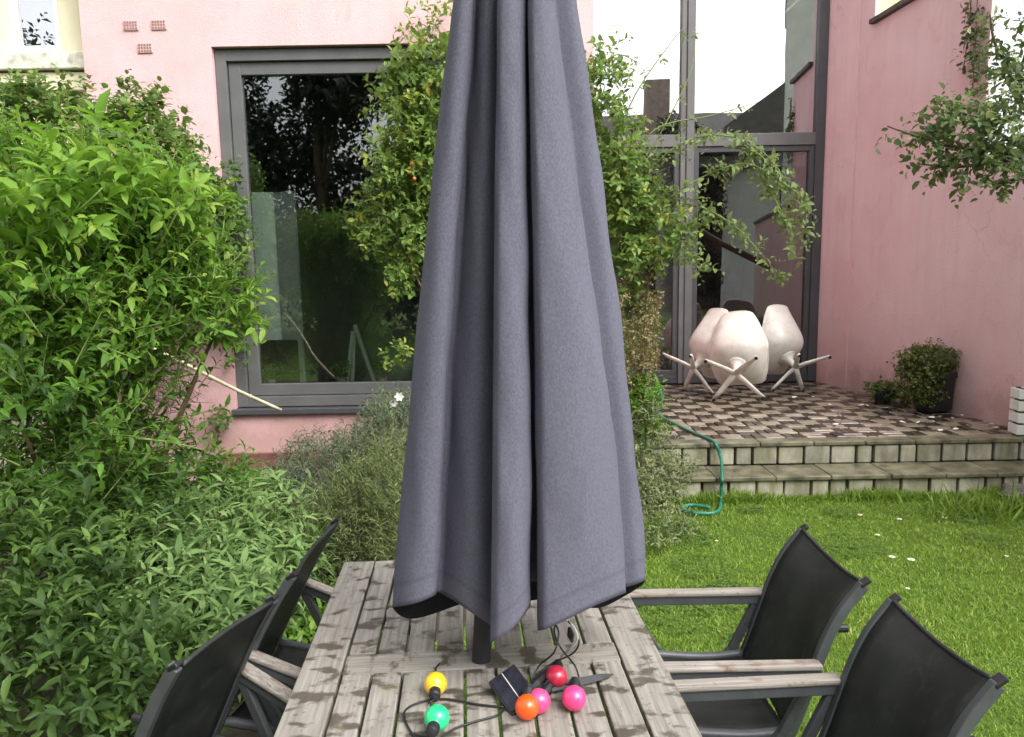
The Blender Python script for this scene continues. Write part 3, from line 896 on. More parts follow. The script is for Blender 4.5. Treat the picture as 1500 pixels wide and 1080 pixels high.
MB().prism([(-2.2, -.2, 0), (-.003, -.2, 0), (1.8, -5, 0), (-.5, -5, 0)], (0, 0, 5.4)).build('annexe', M['far_grey'], fh2)
MB().prism([(-2.3, .1, 6.9), (-2.3, .1, 5.42), (-.004, .1, 5.42), (-.004, .1, 8.5)], (1.9, -5.2, 0)).build('annexe_roof', M['roof'], fh2)
tag(fh2, 'tall grey building with a sloping annexe roof reflected at the right of the upper pane', 'house')
filler_hedge = empty('hedge', (-4.5, -9.5, 0))  # unseen hedge, added to block sky between the reflected trees
P, Nn = sample_blobs([((x_, random.uniform(-.3, .3), 1.6), (1.3, .7, 1.9)) for x_ in (-6, -4, -2, 0, 2, 4, 6)], 3000, (.6, 1.02))
put_leaves('foliage', twig_leaves(P, Nn, .3, 5, .18, .55, tint_mu=.4), M['leaf_dark'], filler_hedge, 'dia')
tag(filler_hedge, 'dark hedge added to fill sky gaps low in the big window reflection', 'hedge')

# ================================================================== TABLE
ZTAB = 0.74
tv = Vector((ray(677, 397).x, 1, 0)).normalized()     # long axis
tu = Vector((tv.y, -tv.x, 0))
tL, tR = onz(400, 1080, ZTAB), onz(1030, 1080, ZTAB)
tO = onz(708, 963, ZTAB)
uL = (tL - tO).dot(tu); uR = (tR - tO).dot(tu)
vF = (onz(510, 823, ZTAB) - tO).dot(tv)
vN = -0.86
table = empty('dining_table', (tO.x, tO.y, 0), math.atan2(tu.y, tu.x))
W_ = uR - uL; sc_ = W_ / 630.0
cuts = [400, 474, 526, 578, 631, 684, 737, 792, 848, 903, 957, 1030]
us = [uL + (c - 400) * sc_ for c in cuts]
GAP = 0.0036; TH = 0.026
def board(name, u0, u1, v0, v1, dz=0.0, mat_=M['teak']):
    c = ((u0 + u1) / 2, (v0 + v1) / 2, ZTAB - TH / 2 + dz)
    o = MB().box((0, 0, 0), (abs(u1 - u0), abs(v1 - v0), TH)).build(name, mat_, table, bevel=0.003)
    o.location = c
    return o
board('side_rail', us[0], us[1] - GAP, vN, vF)
board('side_rail', us[10] + GAP, us[11], vN, vF)
def cross(name, v0, v1, dz):
    o = MB().box((0, 0, 0), (abs(v1 - v0), us[10] - us[1] - 0.0, TH)).build(name, M['teak'], table, bevel=0.003)
    o.location = ((us[1] + us[10]) / 2, (v0 + v1) / 2, ZTAB - TH / 2 + dz); o.rotation_euler = (0, 0, R(90))
cross('cross_rail', vF - 0.055, vF, -0.001)
cross('cross_rail', -0.045, 0.045, -0.001)
cross('cross_rail', vN, vN + 0.07, -0.001)
for i in range(1, 10):
    for (v0, v1) in ((0.045 + .003, vF - 0.058), (vN + .073, -0.045 - .003)):
        board('slat', us[i] + GAP, us[i + 1] - GAP, v0, v1, random.uniform(-.002, .0015))
ap = 0.06
for (a_, b_) in (((uL + ap, vN + ap), (uL + ap, vF - ap)), ((uR - ap, vN + ap), (uR - ap, vF - ap)), ((uL + ap, vN + ap), (uR - ap, vN + ap)), ((uL + ap, vF - ap), (uR - ap, vF - ap))):
    MB().bar((*a_, ZTAB - TH - .04), (*b_, ZTAB - TH - .04), .024, .07).build('apron', M['teak'], table, bevel=.002)
for u in (uL + ap, uR - ap):
    for v in (vN + ap, vF - ap):
        MB().span((u - .032, v - .032, 0), (u + .032, v + .032, ZTAB - TH - .005)).build('leg', M['teak'], table, bevel=.004)
tag(table, 'weathered grey slatted teak table with wet spots and a parasol hole', 'table')

# ================================================================== PARASOL
YP = onz(705, 965, ZTAB).y
# (bottom px, bottom py, bottom Y offset, top px, top Y offset)
PR = [
 (574, 889, -.02, 662, -.01), (577, 889, -.10, 663, -.05), (592, 888, -.155, 668, -.085), (615, 883, -.17, 679, -.095), (634, 874, -.16, 690, -.085), (640, 870, -.13, 695, -.065),
 (633, 866, -.035, 694, -.012), (646, 869, -.025, 698, -.015), (664, 879, -.065, 704, -.038), (684, 892, -.09, 713, -.055), (704, 907, -.085, 722, -.052), (722, 918, -.06, 730, -.035),
 (740, 910, -.085, 739, -.05), (723, 934, -.165, 731, -.09), (718, 941, -.185, 728, -.105), (728, 939, -.21, 733, -.125), (748, 927, -.215, 747, -.13), (766, 906, -.20, 761, -.12),
 (777, 886, -.165, 769, -.095), (774, 852, -.05, 770, -.04), (788, 852, -.04, 772, -.04), (785, 890, -.11, 772, -.08), (787, 924, -.175, 773, -.115),
 (797, 923, -.20, 780, -.13), (825, 910, -.205, 787, -.132), (862, 894, -.195, 797, -.125), (898, 877, -.165, 804, -.108), (917, 868, -.125, 809, -.085),
 (919, 865, -.085, 810, -.06), (910, 862, -.03, 811, -.02), (926, 858, -.03, 822, -.022), (938, 853, -.03, 838, -.022), (946, 850, .01, 847, .0),
 (942, 856, .07, 844, .04), (905, 880, .11, 828, .06), (868, 898, .14, 806, .075), (820, 868, .10, 788, .05), (770, 885, .17, 765, .085),
 (715, 870, .10, 742, .05), (660, 890, .16, 712, .075), (604, 911, .08, 684, .05), (581, 901, .03, 668, .02)]
CREASE = {1: .4, 4: .35, 5: .8, 6: .85, 7: .7, 11: .5, 12: .7, 14: .9, 15: .5, 18: .85, 19: .85, 20: .85, 22: .9, 23: .5, 25: .25, 27: .75, 28: .8, 29: .85, 32: .7}
par = empty('parasol', tuple(onz(705, 965, ZTAB)))
PB = par.location.copy()
rows = []
bot = [at(a_, b_, YP + c_) for (a_, b_, c_, d_, e_) in PR]
top = [at(d_, 0, YP + .0 + e_) for (a_, b_, c_, d_, e_) in PR]
pole_bot = onz(705, 966, ZTAB); pole_mid = at(757, 0, YP)
pole_dir = (pole_mid - pole_bot).normalized()
apex = pole_mid + pole_dir * 0.42
NR = 26
for i in range(NR + 1):
    t = i / NR
    row = []
    for j, (p_, q_) in enumerate(zip(bot, top)):
        v = p_.lerp(q_, t)
        ctr = pole_bot.lerp(pole_mid, t); ctr.z = v.z
        out = (v - ctr); out.z = 0
        bulge = 0.055 * math.sin(math.pi * min(1, t * 1.05)) * (1 - t * .3)
        v = v + out * bulge
        k = .005 * math.sin(t * 13 + j * 1.3) * math.sin(t * 5 + j * .7) * (1 - t * .4) + .0025 * math.sin(t * 31 + j * 2.9)
        v = v + out.normalized() * k
        row.append(v - PB)
    rows.append(row)
for (t, s_) in ((.25, .86), (.5, .68), (.75, .44), (.93, .22), (1.0, .12)):
    row = []
    for q_ in top:
        c_ = pole_mid.lerp(apex, t)
        d_ = (q_ - pole_mid); d_ = d_ - pole_dir * d_.dot(pole_dir)
        row.append(c_ + d_ * s_ - PB)
    rows.append(row)
cv = MB(); cv.grid(rows, 0, True)
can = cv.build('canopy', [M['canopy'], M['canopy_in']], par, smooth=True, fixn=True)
ca = can.data.attributes.new('crease_edge', 'FLOAT', 'EDGE')
npf = len(PR)
al_ = can.data.attributes.new('along', 'FLOAT', 'POINT')
al_.data.foreach_set('value', [(i // npf) / 31.0 for i in range(len(can.data.vertices))])
for ed in can.data.edges:
    a_, b_ = ed.vertices
    if a_ % npf == b_ % npf and a_ % npf in CREASE:
        ca.data[ed.index].value = CREASE[a_ % npf] * (1 - .35 * min(a_, b_) / (npf * 30))
sd = can.modifiers.new('sub', 'SUBSURF'); sd.levels = 2; sd.render_levels = 2; sd.boundary_smooth = 'PRESERVE_CORNERS'
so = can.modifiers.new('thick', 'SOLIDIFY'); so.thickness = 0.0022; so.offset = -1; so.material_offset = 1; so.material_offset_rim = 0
# stitched hem: thin tape a little proud of the cloth's lower edge
pd = MB()
pd.tube([pole_bot - PB + Vector((0, 0, -.70)), pole_bot - PB, apex - PB + pole_dir * .06], .0235, 20)
pd.build('pole', M['pole_metal'], par, smooth=True)
MB().tube([apex - PB, apex - PB + pole_dir * .03, apex - PB + pole_dir * .07, apex - PB + pole_dir * .10], [.05, .045, .03, .005], 16).build('finial', M['black_plastic'], par, smooth=True)
for k in range(8):
    a = R(45 * k + 10)
    o_ = Vector((math.cos(a) * .05, math.sin(a) * .05, 0)); o2 = Vector((math.cos(a) * .055, math.sin(a) * .055, 0))
    MB().bar(apex - PB - pole_dir * .1 + o_ * .7, pole_bot.lerp(pole_mid, .12) - PB + o2, .012, .018).build('rib', M['pole_metal'], par)
MB().lathe([(.12, -ZTAB + .0), (.27, -ZTAB), (.27, -ZTAB + .05), (.06, -ZTAB + .07), (.05, -ZTAB + .3), (.026, -ZTAB + .3)], 28).build('base', M['black_plastic'], par)
tag(par, 'closed grey fabric parasol standing through the middle of the table', 'parasol')

# ================================================================== GARDEN ARMCHAIRS
def armchair(label, loc_, rz, width, pose):
    e = empty('garden_armchair', (loc_[0], loc_[1], 0), rz)
    hw = width / 2
    if pose == 'open':
        prof = [(-.165, .40), (-.20, .50), (-.232, .60), (-.258, .68), (-.298, .765), (-.355, .842)]
        arm0, arm1 = (-.24, .622), (.235, .622)
        seat = [(-.17, .415), (-.05, .405), (.10, .415), (.235, .43)]
        legs = [((-.22, .64), (-.14, .42), (.22, 0)), ((.22, .63), (.10, .40), (-.26, 0))]
    else:
        prof = [(-.47, .33), (-.42, .43), (-.365, .54), (-.305, .66), (-.25, .76), (-.195, .845)]
        arm0, arm1 = (-.335, .625), (.06, .455)
        seat = [(-.42, .40), (-.28, .375), (-.12, .36), (.05, .345)]
        legs = [((-.36, .70), (-.25, .40), (.12, 0)), ((.05, .52), (-.05, .36), (-.40, 0))]
    pts = cat_spline([(x, 0, z) for x, z in prof], 5)
    # uprights: rectangular section
    for s_ in (-1, 1):
        m = MB()
        rws = []
        for i, p_ in enumerate(pts):
            a_ = pts[max(i - 1, 0)]; b_ = pts[min(i + 1, len(pts) - 1)]
            d_ = (b_ - a_).normalized(); nn = Vector((d_.z, 0, -d_.x))
            y = s_ * hw
            rws.append([p_ + Vector((0, y + s_ * .0105, 0)) + nn * .010, p_ + Vector((0, y - s_ * .0105, 0)) + nn * .010, p_ + Vector((0, y - s_ * .0105, 0)) - nn * .018, p_ + Vector((0, y + s_ * .0105, 0)) - nn * .018])
        m.grid(rws, 0, True)
        m.f.append((0, 1, 2, 3)); m.mi.append(0)
        L_ = (len(rws) - 1) * 4
        m.f.append((L_, L_ + 1, L_ + 2, L_ + 3)); m.mi.append(0)
        up_ = m.build('upright', M['black_metal'], e, bevel=.003)
        tp = pts[-1]
        MB().box((tp.x - .004, s_ * hw, tp.z + .004), (.031, .025, .012), Matrix.Rotation(R(35 if pose == 'open' else -30), 3, 'Y')).build('end_cap', M['black_plastic'], up_, bevel=.003)
        # bolt behind the upright
        MB().tube([pts[-9] + Vector((-.02, s_ * hw, 0)), pts[-9] + Vector((-.045, s_ * hw, 0))], .011, 10).build('bolt', M['black_plastic'], up_)
    # sling back
    rws = []
    for i, p_ in enumerate(pts):
        a_ = pts[max(i - 1, 0)]; b_ = pts[min(i + 1, len(pts) - 1)]
        d_ = (b_ - a_).normalized(); nn = Vector((d_.z, 0, -d_.x))
        row = []
        for k in range(13):
            y = -hw + .012 + (width - .024) * k / 12
            u = (2 * k / 12 - 1)
            sag = (1 - u * u)
            tfrac = i / (len(pts) - 1)
            q = p_ + Vector((0, y, 0)) - nn * sag * .022 + nn * .004
            if tfrac > .6: q.z -= sag * .016 * ((tfrac - .6) / .4) ** 1.5
            row.append(q)
        rws.append(row)
    bk = MB(); bk.grid(rws)
    bo = bk.build('backrest', M['sling'], e, smooth=True)
    so_ = bo.modifiers.new('thick', 'SOLIDIFY'); so_.thickness = .004; so_.offset = 0
    # hem rod along the top of the sling
    MB().tube([rws[-1][k] + Vector((0, 0, .001)) for k in range(13)], .006, 8).build('top_hem', M['sling'], e, smooth=True)
    MB().tube([rws[3][k] + Vector((-.015, 0, -.0)) for k in (0, 6, 12)], .011, 8).build('crossbar', M['black_metal'], e, smooth=True)
    # arms
    for s_ in (-1, 1):
        y = s_ * (hw + .022)
        A_, B_ = Vector((arm0[0], y, arm0[1])), Vector((arm1[0], y, arm1[1]))
        ar = MB().bar(A_, B_, .042, .015).build('armrest', M['arm_wood'], e, bevel=.005)
        dn = Vector((0, 0, -.0235))
        MB().bar(A_ + dn + Vector((.002, 0, 0)), B_ + dn - Vector((.002, 0, 0)), .028, .03).build('armrest_rail', M['black_metal'], ar, bevel=.003)
        for lg in legs:
            q = [Vector((lx, y - s_ * .0, lz)) for lx, lz in lg]
            mm = MB()
            mm.bar(q[0] + Vector((0, 0, -.05)), q[1], .02, .028, (1, 0, 0)); mm.bar(q[1], q[2], .0195, .027, (1, 0, 0))
            mm.build('leg', M['black_metal'], e, bevel=.003)
    # seat sling and rails
    sp = cat_spline([(x, 0, z) for x, z in seat], 4)
    rws = [[p_ + Vector((0, -hw + .012 + (width - .024) * k / 8, -.02 * (1 - (2 * k / 8 - 1) ** 2))) for k in range(9)] for p_ in sp]
    st = MB(); st.grid(rws)
    so2 = st.build('seat', M['sling'], e, smooth=True)
    md = so2.modifiers.new('thick', 'SOLIDIFY'); md.thickness = .004
    for s_ in (-1, 1):
        MB().tube([p_ + Vector((0, s_ * hw, 0)) for p_ in sp], .015, 8).build('seat_rail', M['black_metal'], e, smooth=True)
    tag(e, label, 'chair', 'black garden armchairs around the table')
    return e
armchair('upright black sling armchair on the far right side of the table', (.585, 2.115), math.pi, .42, 'open')
armchair('upright black sling armchair on the near right, cut by the picture edge', (.62, 1.59), math.pi + R(3), .38, 'open')
armchair('forward-tilted black sling armchair at the far left corner of the table', (-.43, 2.235), R(-2), .46, 'fold')
armchair('forward-tilted black sling armchair at the near left side of the table', (-.51, 1.635), R(-18), .35, 'fold')

# ================================================================== STRING LIGHTS
sl = empty('string_lights', tuple(onz(770, 1010, ZTAB)))
SO = sl.location.copy()
def bulb_mat(name, col, em=0.0):
    t = NT(name)
    p_ = t.bsdf(col, 0.28, spec=0.5, **{'Subsurface Weight': 0.25, 'Coat Weight': 0.3})
    return t.done(p_)
def bulb(px, py, r, col, name, neck, lab):
    c = onz(px, py, ZTAB + r) - SO
    d = Vector(neck).normalized()
    prof = []
    for k in range(13):
        a = math.pi * k / 12.0 * .86
        prof.append((max(r * math.sin(a), 1e-4), -r * math.cos(a)))
    prof.append((r * .42, r * .98))
    b_ = MB().lathe(prof, 24, orient(d)).build('bulb', bulb_mat(name, col), sl, smooth=True)
    b_.location = c
    b_['label'] = lab
    MB().lathe([(r * .46, r * .86), (r * .50, r * .95), (r * .50, r * 1.5), (r * .36, r * 1.62), (r * .34, r * 1.9), (r * .12, r * 2.0)], 16, orient(d)).build('socket', M['black_plastic'], b_, smooth=False)
    return c + d * r * 2.0
ends = []
ends.append(bulb(638, 1002, .0262, (0.86, 0.50, 0.02), 'yellow_bulb', (.05, -1, -.12), 'yellow bulb'))
ends.append(bulb(640, 1052, .0268, (0.02, 0.62, 0.22), 'green_bulb', (-.15, -1, -.1), 'green bulb'))
ends.append(bulb(772, 1036, .0262, (0.95, 0.10, 0.01), 'orange_bulb', (.1, .9, .5), 'orange bulb'))
ends.append(bulb(789, 1027, .0262, (0.84, 0.07, 0.22), 'pink_bulb', (.5, .8, .2), 'pink bulb behind the orange one'))
ends.append(bulb(841, 1023, .0268, (0.84, 0.06, 0.22), 'magenta_bulb', (.1, .9, .3), 'pink bulb farthest right'))
ends.append(bulb(815, 992, .0262, (0.40, 0.02, 0.05), 'red_bulb', (.15, 1, .2), 'red bulb under the cables, coloured dark for the shade there'))  # shadow on this bulb is put into its darker red
def onT(px, py, h=.004): return onz(px, py, ZTAB + h) - SO
cab = MB()
for pl in ([(738, 1036), (700, 1032), (650, 1024), (612, 1030), (592, 1045), (604, 1075), (625, 1090)],
           [(640, 1086), (665, 1068), (700, 1056), (728, 1048), (745, 1034), (780, 1006), (806, 988)],
           [(638, 984), (639, 978), (644, 972)]):
    cab.tube(cat_spline([onT(*q) for q in pl], 6), .0024, 6)
cab.tube(cat_spline([ends[0], ends[0] + Vector((-.01, -.01, 0)), onT(628, 1030)], 5), .0024, 6)
cab.tube(cat_spline([ends[1], onT(628, 1080), onT(604, 1075)], 5), .0024, 6)
cab.tube(cat_spline([ends[2], onT(778, 1012, .03), onT(800, 1000, .03), ends[5]], 6), .0024, 6)
cab.tube(cat_spline([ends[3], onT(812, 1004, .02), onT(838, 1000, .02), ends[4]], 6), .0024, 6)
for pl in ([(775, 1004, .01), (790, 975, .04), (812, 955, .09), (818, 925, .13), (806, 906, .17)],
           [(850, 1000, .01), (842, 975, .03), (822, 950, .09), (812, 925, .12), (818, 902, .17)],
           [(790, 985, .02), (812, 970, .03), (838, 958, .05), (848, 942, .09), (842, 922, .12), (832, 910, .15)]):
    cab.tube(cat_spline([onT(*q) for q in pl], 6), .0022, 6)
cab.build('cable', M['black_plastic'], sl, smooth=True)
cw = MB(); cw.tube(cat_spline([onT(*q) for q in ((822, 962, .03), (836, 950, .07), (846, 936, .1), (840, 918, .13), (826, 905, .16))], 6), .003, 6)
cw.build('pale_cable', M['cable_white'], sl, smooth=True)
# timer / joint hanging on the cable
MB().tube([onT(834, 920, .12), onT(836, 930, .10), onT(838, 940, .075)], [.004, .009, .004], 10).build('switch', M['black_plastic'], sl, smooth=True)
# solar panel lying tilted, with its ground stake
sp_ = empty('solar_panel', tuple(onT(752, 1012, .022))); sp_.parent = sl
rotp = Matrix.Rotation(R(24), 3, 'Z') @ Matrix.Rotation(R(-24), 3, 'Y') @ Matrix.Rotation(R(18), 3, 'X')
t_ = NT('solar_cell'); c_ = t_.coord()
t_.done(t_.bsdf(t_.ramp(t_.noise(c_, 30, 3), [(.3, (.012, .012, .02)), (.7, (.03, .03, .045))]), .16, 0, None, .6)); M['cell'] = t_.m
MB().box((0, 0, 0), (.072, .105, .016), rotp).build('housing', M['black_plastic'], sp_, bevel=.003)
MB().box(rotp @ Vector((0, 0, .0095)), (.062, .094, .002), rotp).build('cell', M['cell'], sp_)
MB().box(rotp @ Vector((0, 0, .0115)), (.002, .092, .0012), rotp).build('busbar', M['cable_white'], sp_)
st = MB()
a_, b_ = onT(768, 1016, .012), onT(898, 988, .008)
st.tube([a_, a_.lerp(b_, .1), a_.lerp(b_, .55), a_.lerp(b_, .85), b_], [.010, .016, .016, .012, .003], 4, flat=.7)
st.tube([onT(762, 1024, .02), onT(785, 1000, .03), onT(806, 980, .03)], [.008, .012, .005], 6)
st.build('stake', M['black_plastic'], sl)
MB().box(onT(772, 1003, .016), (.018, .012, .004), Matrix.Rotation(R(20), 3, 'Y')).build('tag_label', M['white_paint'], sl)
tag(sl, 'string of coloured party bulbs with black cable and solar panel on the table', 'string lights')

# ================================================================== WHITE SHELL CHAIRS
def shell_chair(label, px, py, Y, tip, yaw, lean=0.0):
    e = empty('shell_chair')
    secs = [  # y fwd, z, width, lift, lift direction (fwd, up)
        (.262, .455, .40, .012, (0, 1)), (.235, .437, .47, .035, (0, 1)), (.15, .415, .53, .085, (0, 1)), (.02, .400, .57, .135, (.1, 1)), (-.10, .402, .585, .165, (.25, .95)),
        (-.185, .435, .59, .18, (.55, .8)), (-.232, .505, .585, .18, (.8, .6)), (-.262, .60, .555, .155, (.95, .3)), (-.288, .69, .49, .115, (1, .1)), (-.312, .765, .42, .08, (1, .05)), (-.328, .815, .35, .05, (1, 0)), (-.334, .835, .31, .035, (1, 0))]
    rws = []
    for (y, z, w, lift, ld) in secs:
        row = []
        for k in range(15):
            u = 2 * k / 14 - 1
            uu = math.copysign(abs(u) ** .9, u)
            lf = lift * (abs(u) ** 2.6)
            row.append(Vector((uu * w / 2 * (1 - .06 * abs(u) ** 4), y + ld[0] * lf, z - .155 + ld[1] * lf)))
        rws.append(row)
    sh = MB(); sh.grid(rws)
    so_ = sh.build('shell', M['white_shell'], e, smooth=True)
    md = so_.modifiers.new('thick', 'SOLIDIFY'); md.thickness = .014; md.offset = 0; md.use_rim = True
    rim_pts = rws[0] + [r_[-1] for r_ in rws[1:-1]] + list(reversed(rws[-1])) + [r_[0] for r_ in reversed(rws[1:-1])]
    MB().tube(rim_pts + rim_pts[:2], .0105, 8).build('rim', M['white_shell'], so_, smooth=True)
    md = so_.modifiers.new('sub', 'SUBSURF'); md.levels = 1; md.render_levels = 2
    MB().lathe([(.010, .246), (.105, .250), (.076, .236), (.050, .212), (.036, .18), (.030, .14), (.030, .11), (.034, .09), (.01, .085)], 20).build('stem', M['white_shell'], e, smooth=True)
    for k in range(4):
        a = R(45 + 90 * k)
        d = Vector((math.cos(a), math.sin(a), 0))
        m = MB()
        m.tube([d * .01 + Vector((0, 0, .10)), d * .10 + Vector((0, 0, .085)), d * .22 + Vector((0, 0, .05)), d * .33 + Vector((0, 0, .02))], [.032, .028, .024, .019], 10, flat=.55)
        lg = m.build('base_leg', M['white_shell'], e, smooth=True)
        MB().lathe([(.012, -.002), (.016, .0), (.016, .012), (.008, .018)], 12, None, d * .322).build('glide', M['black_plastic'], lg)
    rot = Matrix.Rotation(yaw, 4, 'Z') @ Matrix.Rotation(-lean, 4, 'Y') @ Matrix.Rotation(-tip, 4, 'X')
    bpy.context.view_layer.update()
    zmin = 9; cs = []
    for ch in e.children_recursive:
        for v in ch.data.vertices:
            zmin = min(zmin, (rot @ v.co).z)
    rot = rot @ Matrix.Scale(1.03, 4)
    zmin *= 1.03
    ctr = rot @ Vector((0, -.05, .33))
    tgt = at(px, py, Y)
    e.matrix_world = Matrix.Translation((tgt.x - ctr.x, Y - ctr.y, Z_T + .004 - zmin)) @ rot
    tag(e, label, 'chair', 'tipped white shell chairs')
    return e
def shell_mat():
    t = NT('white_shell_plastic'); c = t.coord()
    n = t.noise(c, 4, 5, .6)
    col = t.ramp(n, [(.3, (.56, .52, .47)), (.7, (.70, .66, .61))])
    d = t.ramp(t.noise(c, 14, 5, .65), [(.5, 0.0), (.72, 1.0)])
    col = t.mix(t.math('MULTIPLY', d, .38), col, (.36, .32, .24))
    return t.done(t.bsdf(col, .38, 0, None, .45))
M['white_shell'] = shell_mat()
shell_chair('white shell chair tipped forward in the middle, its underside towards the lawn', 1080, 510, 7.3, R(62), R(-26), R(6))
shell_chair('white shell chair tipped forward on the right, nearest the pink wall', 1150, 500, 7.7, R(54), R(30), R(-6))
shell_chair('white shell chair tipped over on the left behind the middle one', 1034, 505, 7.72, R(58), R(-66), R(4))

# ================================================================== POTTED SHRUBS, CRATE, HOSE, CANE
pp = onz(1362, 603, Z_T)
ps = empty('potted_shrub', (pp.x, pp.y, Z_T))
MB().lathe([(.02, .0), (.135, .0), (.15, .02), (.19, .30), (.205, .305), (.205, .345), (.187, .345), (.18, .30), (.02, .25)], 28, Matrix.Rotation(R(-6), 3, 'Y'), (0.03, 0, .015)).build('pot', M['black_plastic'], ps, smooth=False)
bl = [((-.13, -.08, .46), (.22, .2, .14)), ((.0, 0, .48), (.2, .2, .12)), ((-.22, -.12, .32), (.14, .14, .22)), ((-.14, -.2, .27), (.14, .08, .16))]
P, Nn = sample_blobs(bl, 1500, (.5, 1.03))
put_leaves('crown', twig_leaves(P, Nn, .05, 4, .03, .6, tint_mu=.5, tint_sd=.25), M['leaf_box'], ps, 'dia')
sm = MB()
for k in range(7):
    a = R(51 * k); sm.tube([(0.02, 0, .25), (math.cos(a) * .08, math.sin(a) * .08, .36), (math.cos(a) * .16 - .04, math.sin(a) * .14, .48)], [.008, .006, .003], 5)
sm.build('stems', M['brown_stem'], ps)
tag(ps, 'bushy shrub in a black plastic pot against the pink wall', 'potted plant')
pp = onz(1293, 590, Z_T)
p2 = empty('potted_plant', (pp.x, pp.y, Z_T))
MB().lathe([(.02, 0), (.07, 0), (.09, .11), (.098, .115), (.098, .13), (.02, .12)], 20).build('pot', M['black_plastic'], p2)
P, Nn = sample_blobs([((0, 0, .13), (.15, .12, .06)), ((.13, -.05, .05), (.1, .1, .06))], 150, (.4, 1))
put_leaves('foliage', twig_leaves(P, Nn, .05, 4, .045, .6, tint_mu=.3), M['leaf_ivy'], p2, 'dia')
tag(p2, 'small low dark pot plant left of the potted shrub', 'potted plant')

pc = onz(1478, 640, Z_T)
cr = empty('slatted_crate', (pc.x + .06, pc.y, Z_T), R(-8))
hs_ = at(1480, 568, pc.y).z - Z_T
ns = 4
for k in range(ns):
    z0 = .012 + k * (hs_ - .012) / ns
    hh = (hs_ - .012) / ns - .018
    MB().span((0, 0, z0), (.24, .02, z0 + hh)).build('slat', M['white_paint'], cr, bevel=.004)
    MB().span((0, .12, z0), (.24, .14, z0 + hh)).build('slat', M['white_paint'], cr, bevel=.004)
    MB().span((0.002, .021, z0), (.022, .119, z0 + hh)).build('slat', M['white_paint'], cr, bevel=.004)
for (x, y) in ((.024, .022), (.20, .022), (.024, .09), (.20, .09)):
    MB().span((x, y, 0), (x + .028, y + .028, hs_ - .01)).build('corner_post', M['anthracite'], cr)
MB().span((.024, .022, .02), (.23, .118, .04)).build('bottom', M['white_paint'], cr)
tag(cr, 'white slatted box on the terrace at the right picture edge', 'box')

hz = []
hose = empty('garden_hose', tuple(onz(960, 600, Z_T)))
HO = hose.location.copy()
m = MB()
hp = [onz(945, 590, Z_T + .03), onz(962, 606, Z_T + .013), onz(990, 622, Z_T + .013), onz(1020, 636, Z_T + .013), onz(1040, 644, Z_T + .016), at(1049, 652, 5.49), at(1056, 672, 5.46), onz(1058, 700, .20), at(1057, 712, 5.16), at(1056, 735, 5.12), onz(1050, 750, .03), onz(1022, 752, .03), onz(998, 746, .03), onz(1012, 740, .03), onz(1040, 744, .03)]
m.tube([p_ - HO for p_ in cat_spline(hp, 8)], .0125, 10)
m.build('hose', M['hose'], hose, smooth=True)
m = MB()
cc = at(940, 575, 6.0)
cpts = []
for k in range(150):
    a = k * .42; rr = .11 + .05 * math.sin(k * .37) ; 
    cpts.append(cc - HO + Vector((math.cos(a) * rr + .02 * math.sin(k * 1.3), .05 * math.sin(k * .77), math.sin(a) * rr * 1.1 + .03 * math.cos(k * .9))))
m.tube(cat_spline(cpts, 3), .009, 6)
m.build('coil', M['hose'], hose, smooth=True)
MB().tube([at(951, 604, 5.75) - HO, at(958, 607, 5.72) - HO, at(966, 612, 5.7) - HO], [.014, .017, .013], 10).build('connector', M['black_plastic'], hose)
tag(hose, 'green garden hose tangled by the corner and hanging down the steps', 'hose')

cn = empty('bamboo_cane', tuple(at(412, 601, 5.3)))
CO = cn.location.copy()
cpt = cat_spline([at(412, 601, 5.3) - CO, at(350, 573, 5.1) - CO, at(300, 548, 4.9) - CO, at(256, 526, 4.75) - CO, at(200, 500, 4.6) - CO], 4)
MB().tube(cpt, .012, 8).build('cane', M['bamboo'], cn, smooth=True)
nd = MB()
for i in (3, 7, 11):
    d_ = (cpt[i + 1] - cpt[i]).normalized()
    nd.tube([cpt[i] - d_ * .006, cpt[i], cpt[i] + d_ * .006], [.0125, .0155, .0125], 8)
nd.build('node_rings', M['bamboo'], cn)
tag(cn, 'pale bamboo cane slanting from the shrub across the window corner', 'cane')

# ================================================================== PLANTS
def stems_to(name, base, targets, r0, parent, mat_, off):
    m = MB()
    for t_ in targets:
        t_ = Vector(t_)
        b0 = Vector(base) + Vector((random.uniform(-.1, .1), random.uniform(-.1, .1), 0))
        mid = b0.lerp(t_, .5) + Vector((random.uniform(-.12, .12), random.uniform(-.12, .12), random.uniform(0, .25)))
        pts = bez(b0, mid, t_, 8)
        m.tube([p_ - Vector(off) for p_ in pts], [r0 * (1 - .75 * i / 7) for i in range(8)], 6)
    return m.build(name, mat_, parent, smooth=True)

def shift(lv, off):
    lv['P'] = lv['P'] - np.array(tuple(off)); 
    if 'tw' in lv: lv['tw'] = tuple(a - np.array(tuple(off)) for a in lv['tw'])
    return lv

# --- ivy mound on the wall
base = Vector((at(140, 600, 5.6).x, 5.6, 0))
ivy = empty('ivy', base)
bl = [blob(120, 305, 5.45, (.85, .42, .80)), blob(215, 300, 5.5, (.40, .35, .72)), blob(15, 300, 5.4, (.8, .45, .80)), blob(275, 350, 5.6, (.24, .24, .60)), blob(60, 440, 5.4, (.9, .4, .7)), blob(315, 330, 5.75, (.10, .14, .35))]
P, Nn = sample_blobs(bl, 5200, (.72, 1.03))
lv = twig_leaves(P, Nn, .11, 5, .058, .72, tint_mu=.52, tint_sd=.22)
P2, N2 = sample_blobs([blob(343, 300, 5.88, (.09, .10, .36)), blob(346, 400, 5.88, (.08, .1, .4)), blob(340, 490, 5.9, (.07, .08, .28)), blob(275, 410, 5.85, (.2, .1, .25)), blob(322, 618, 5.9, (.08, .08, .10))], 440, (.3, 1.0))
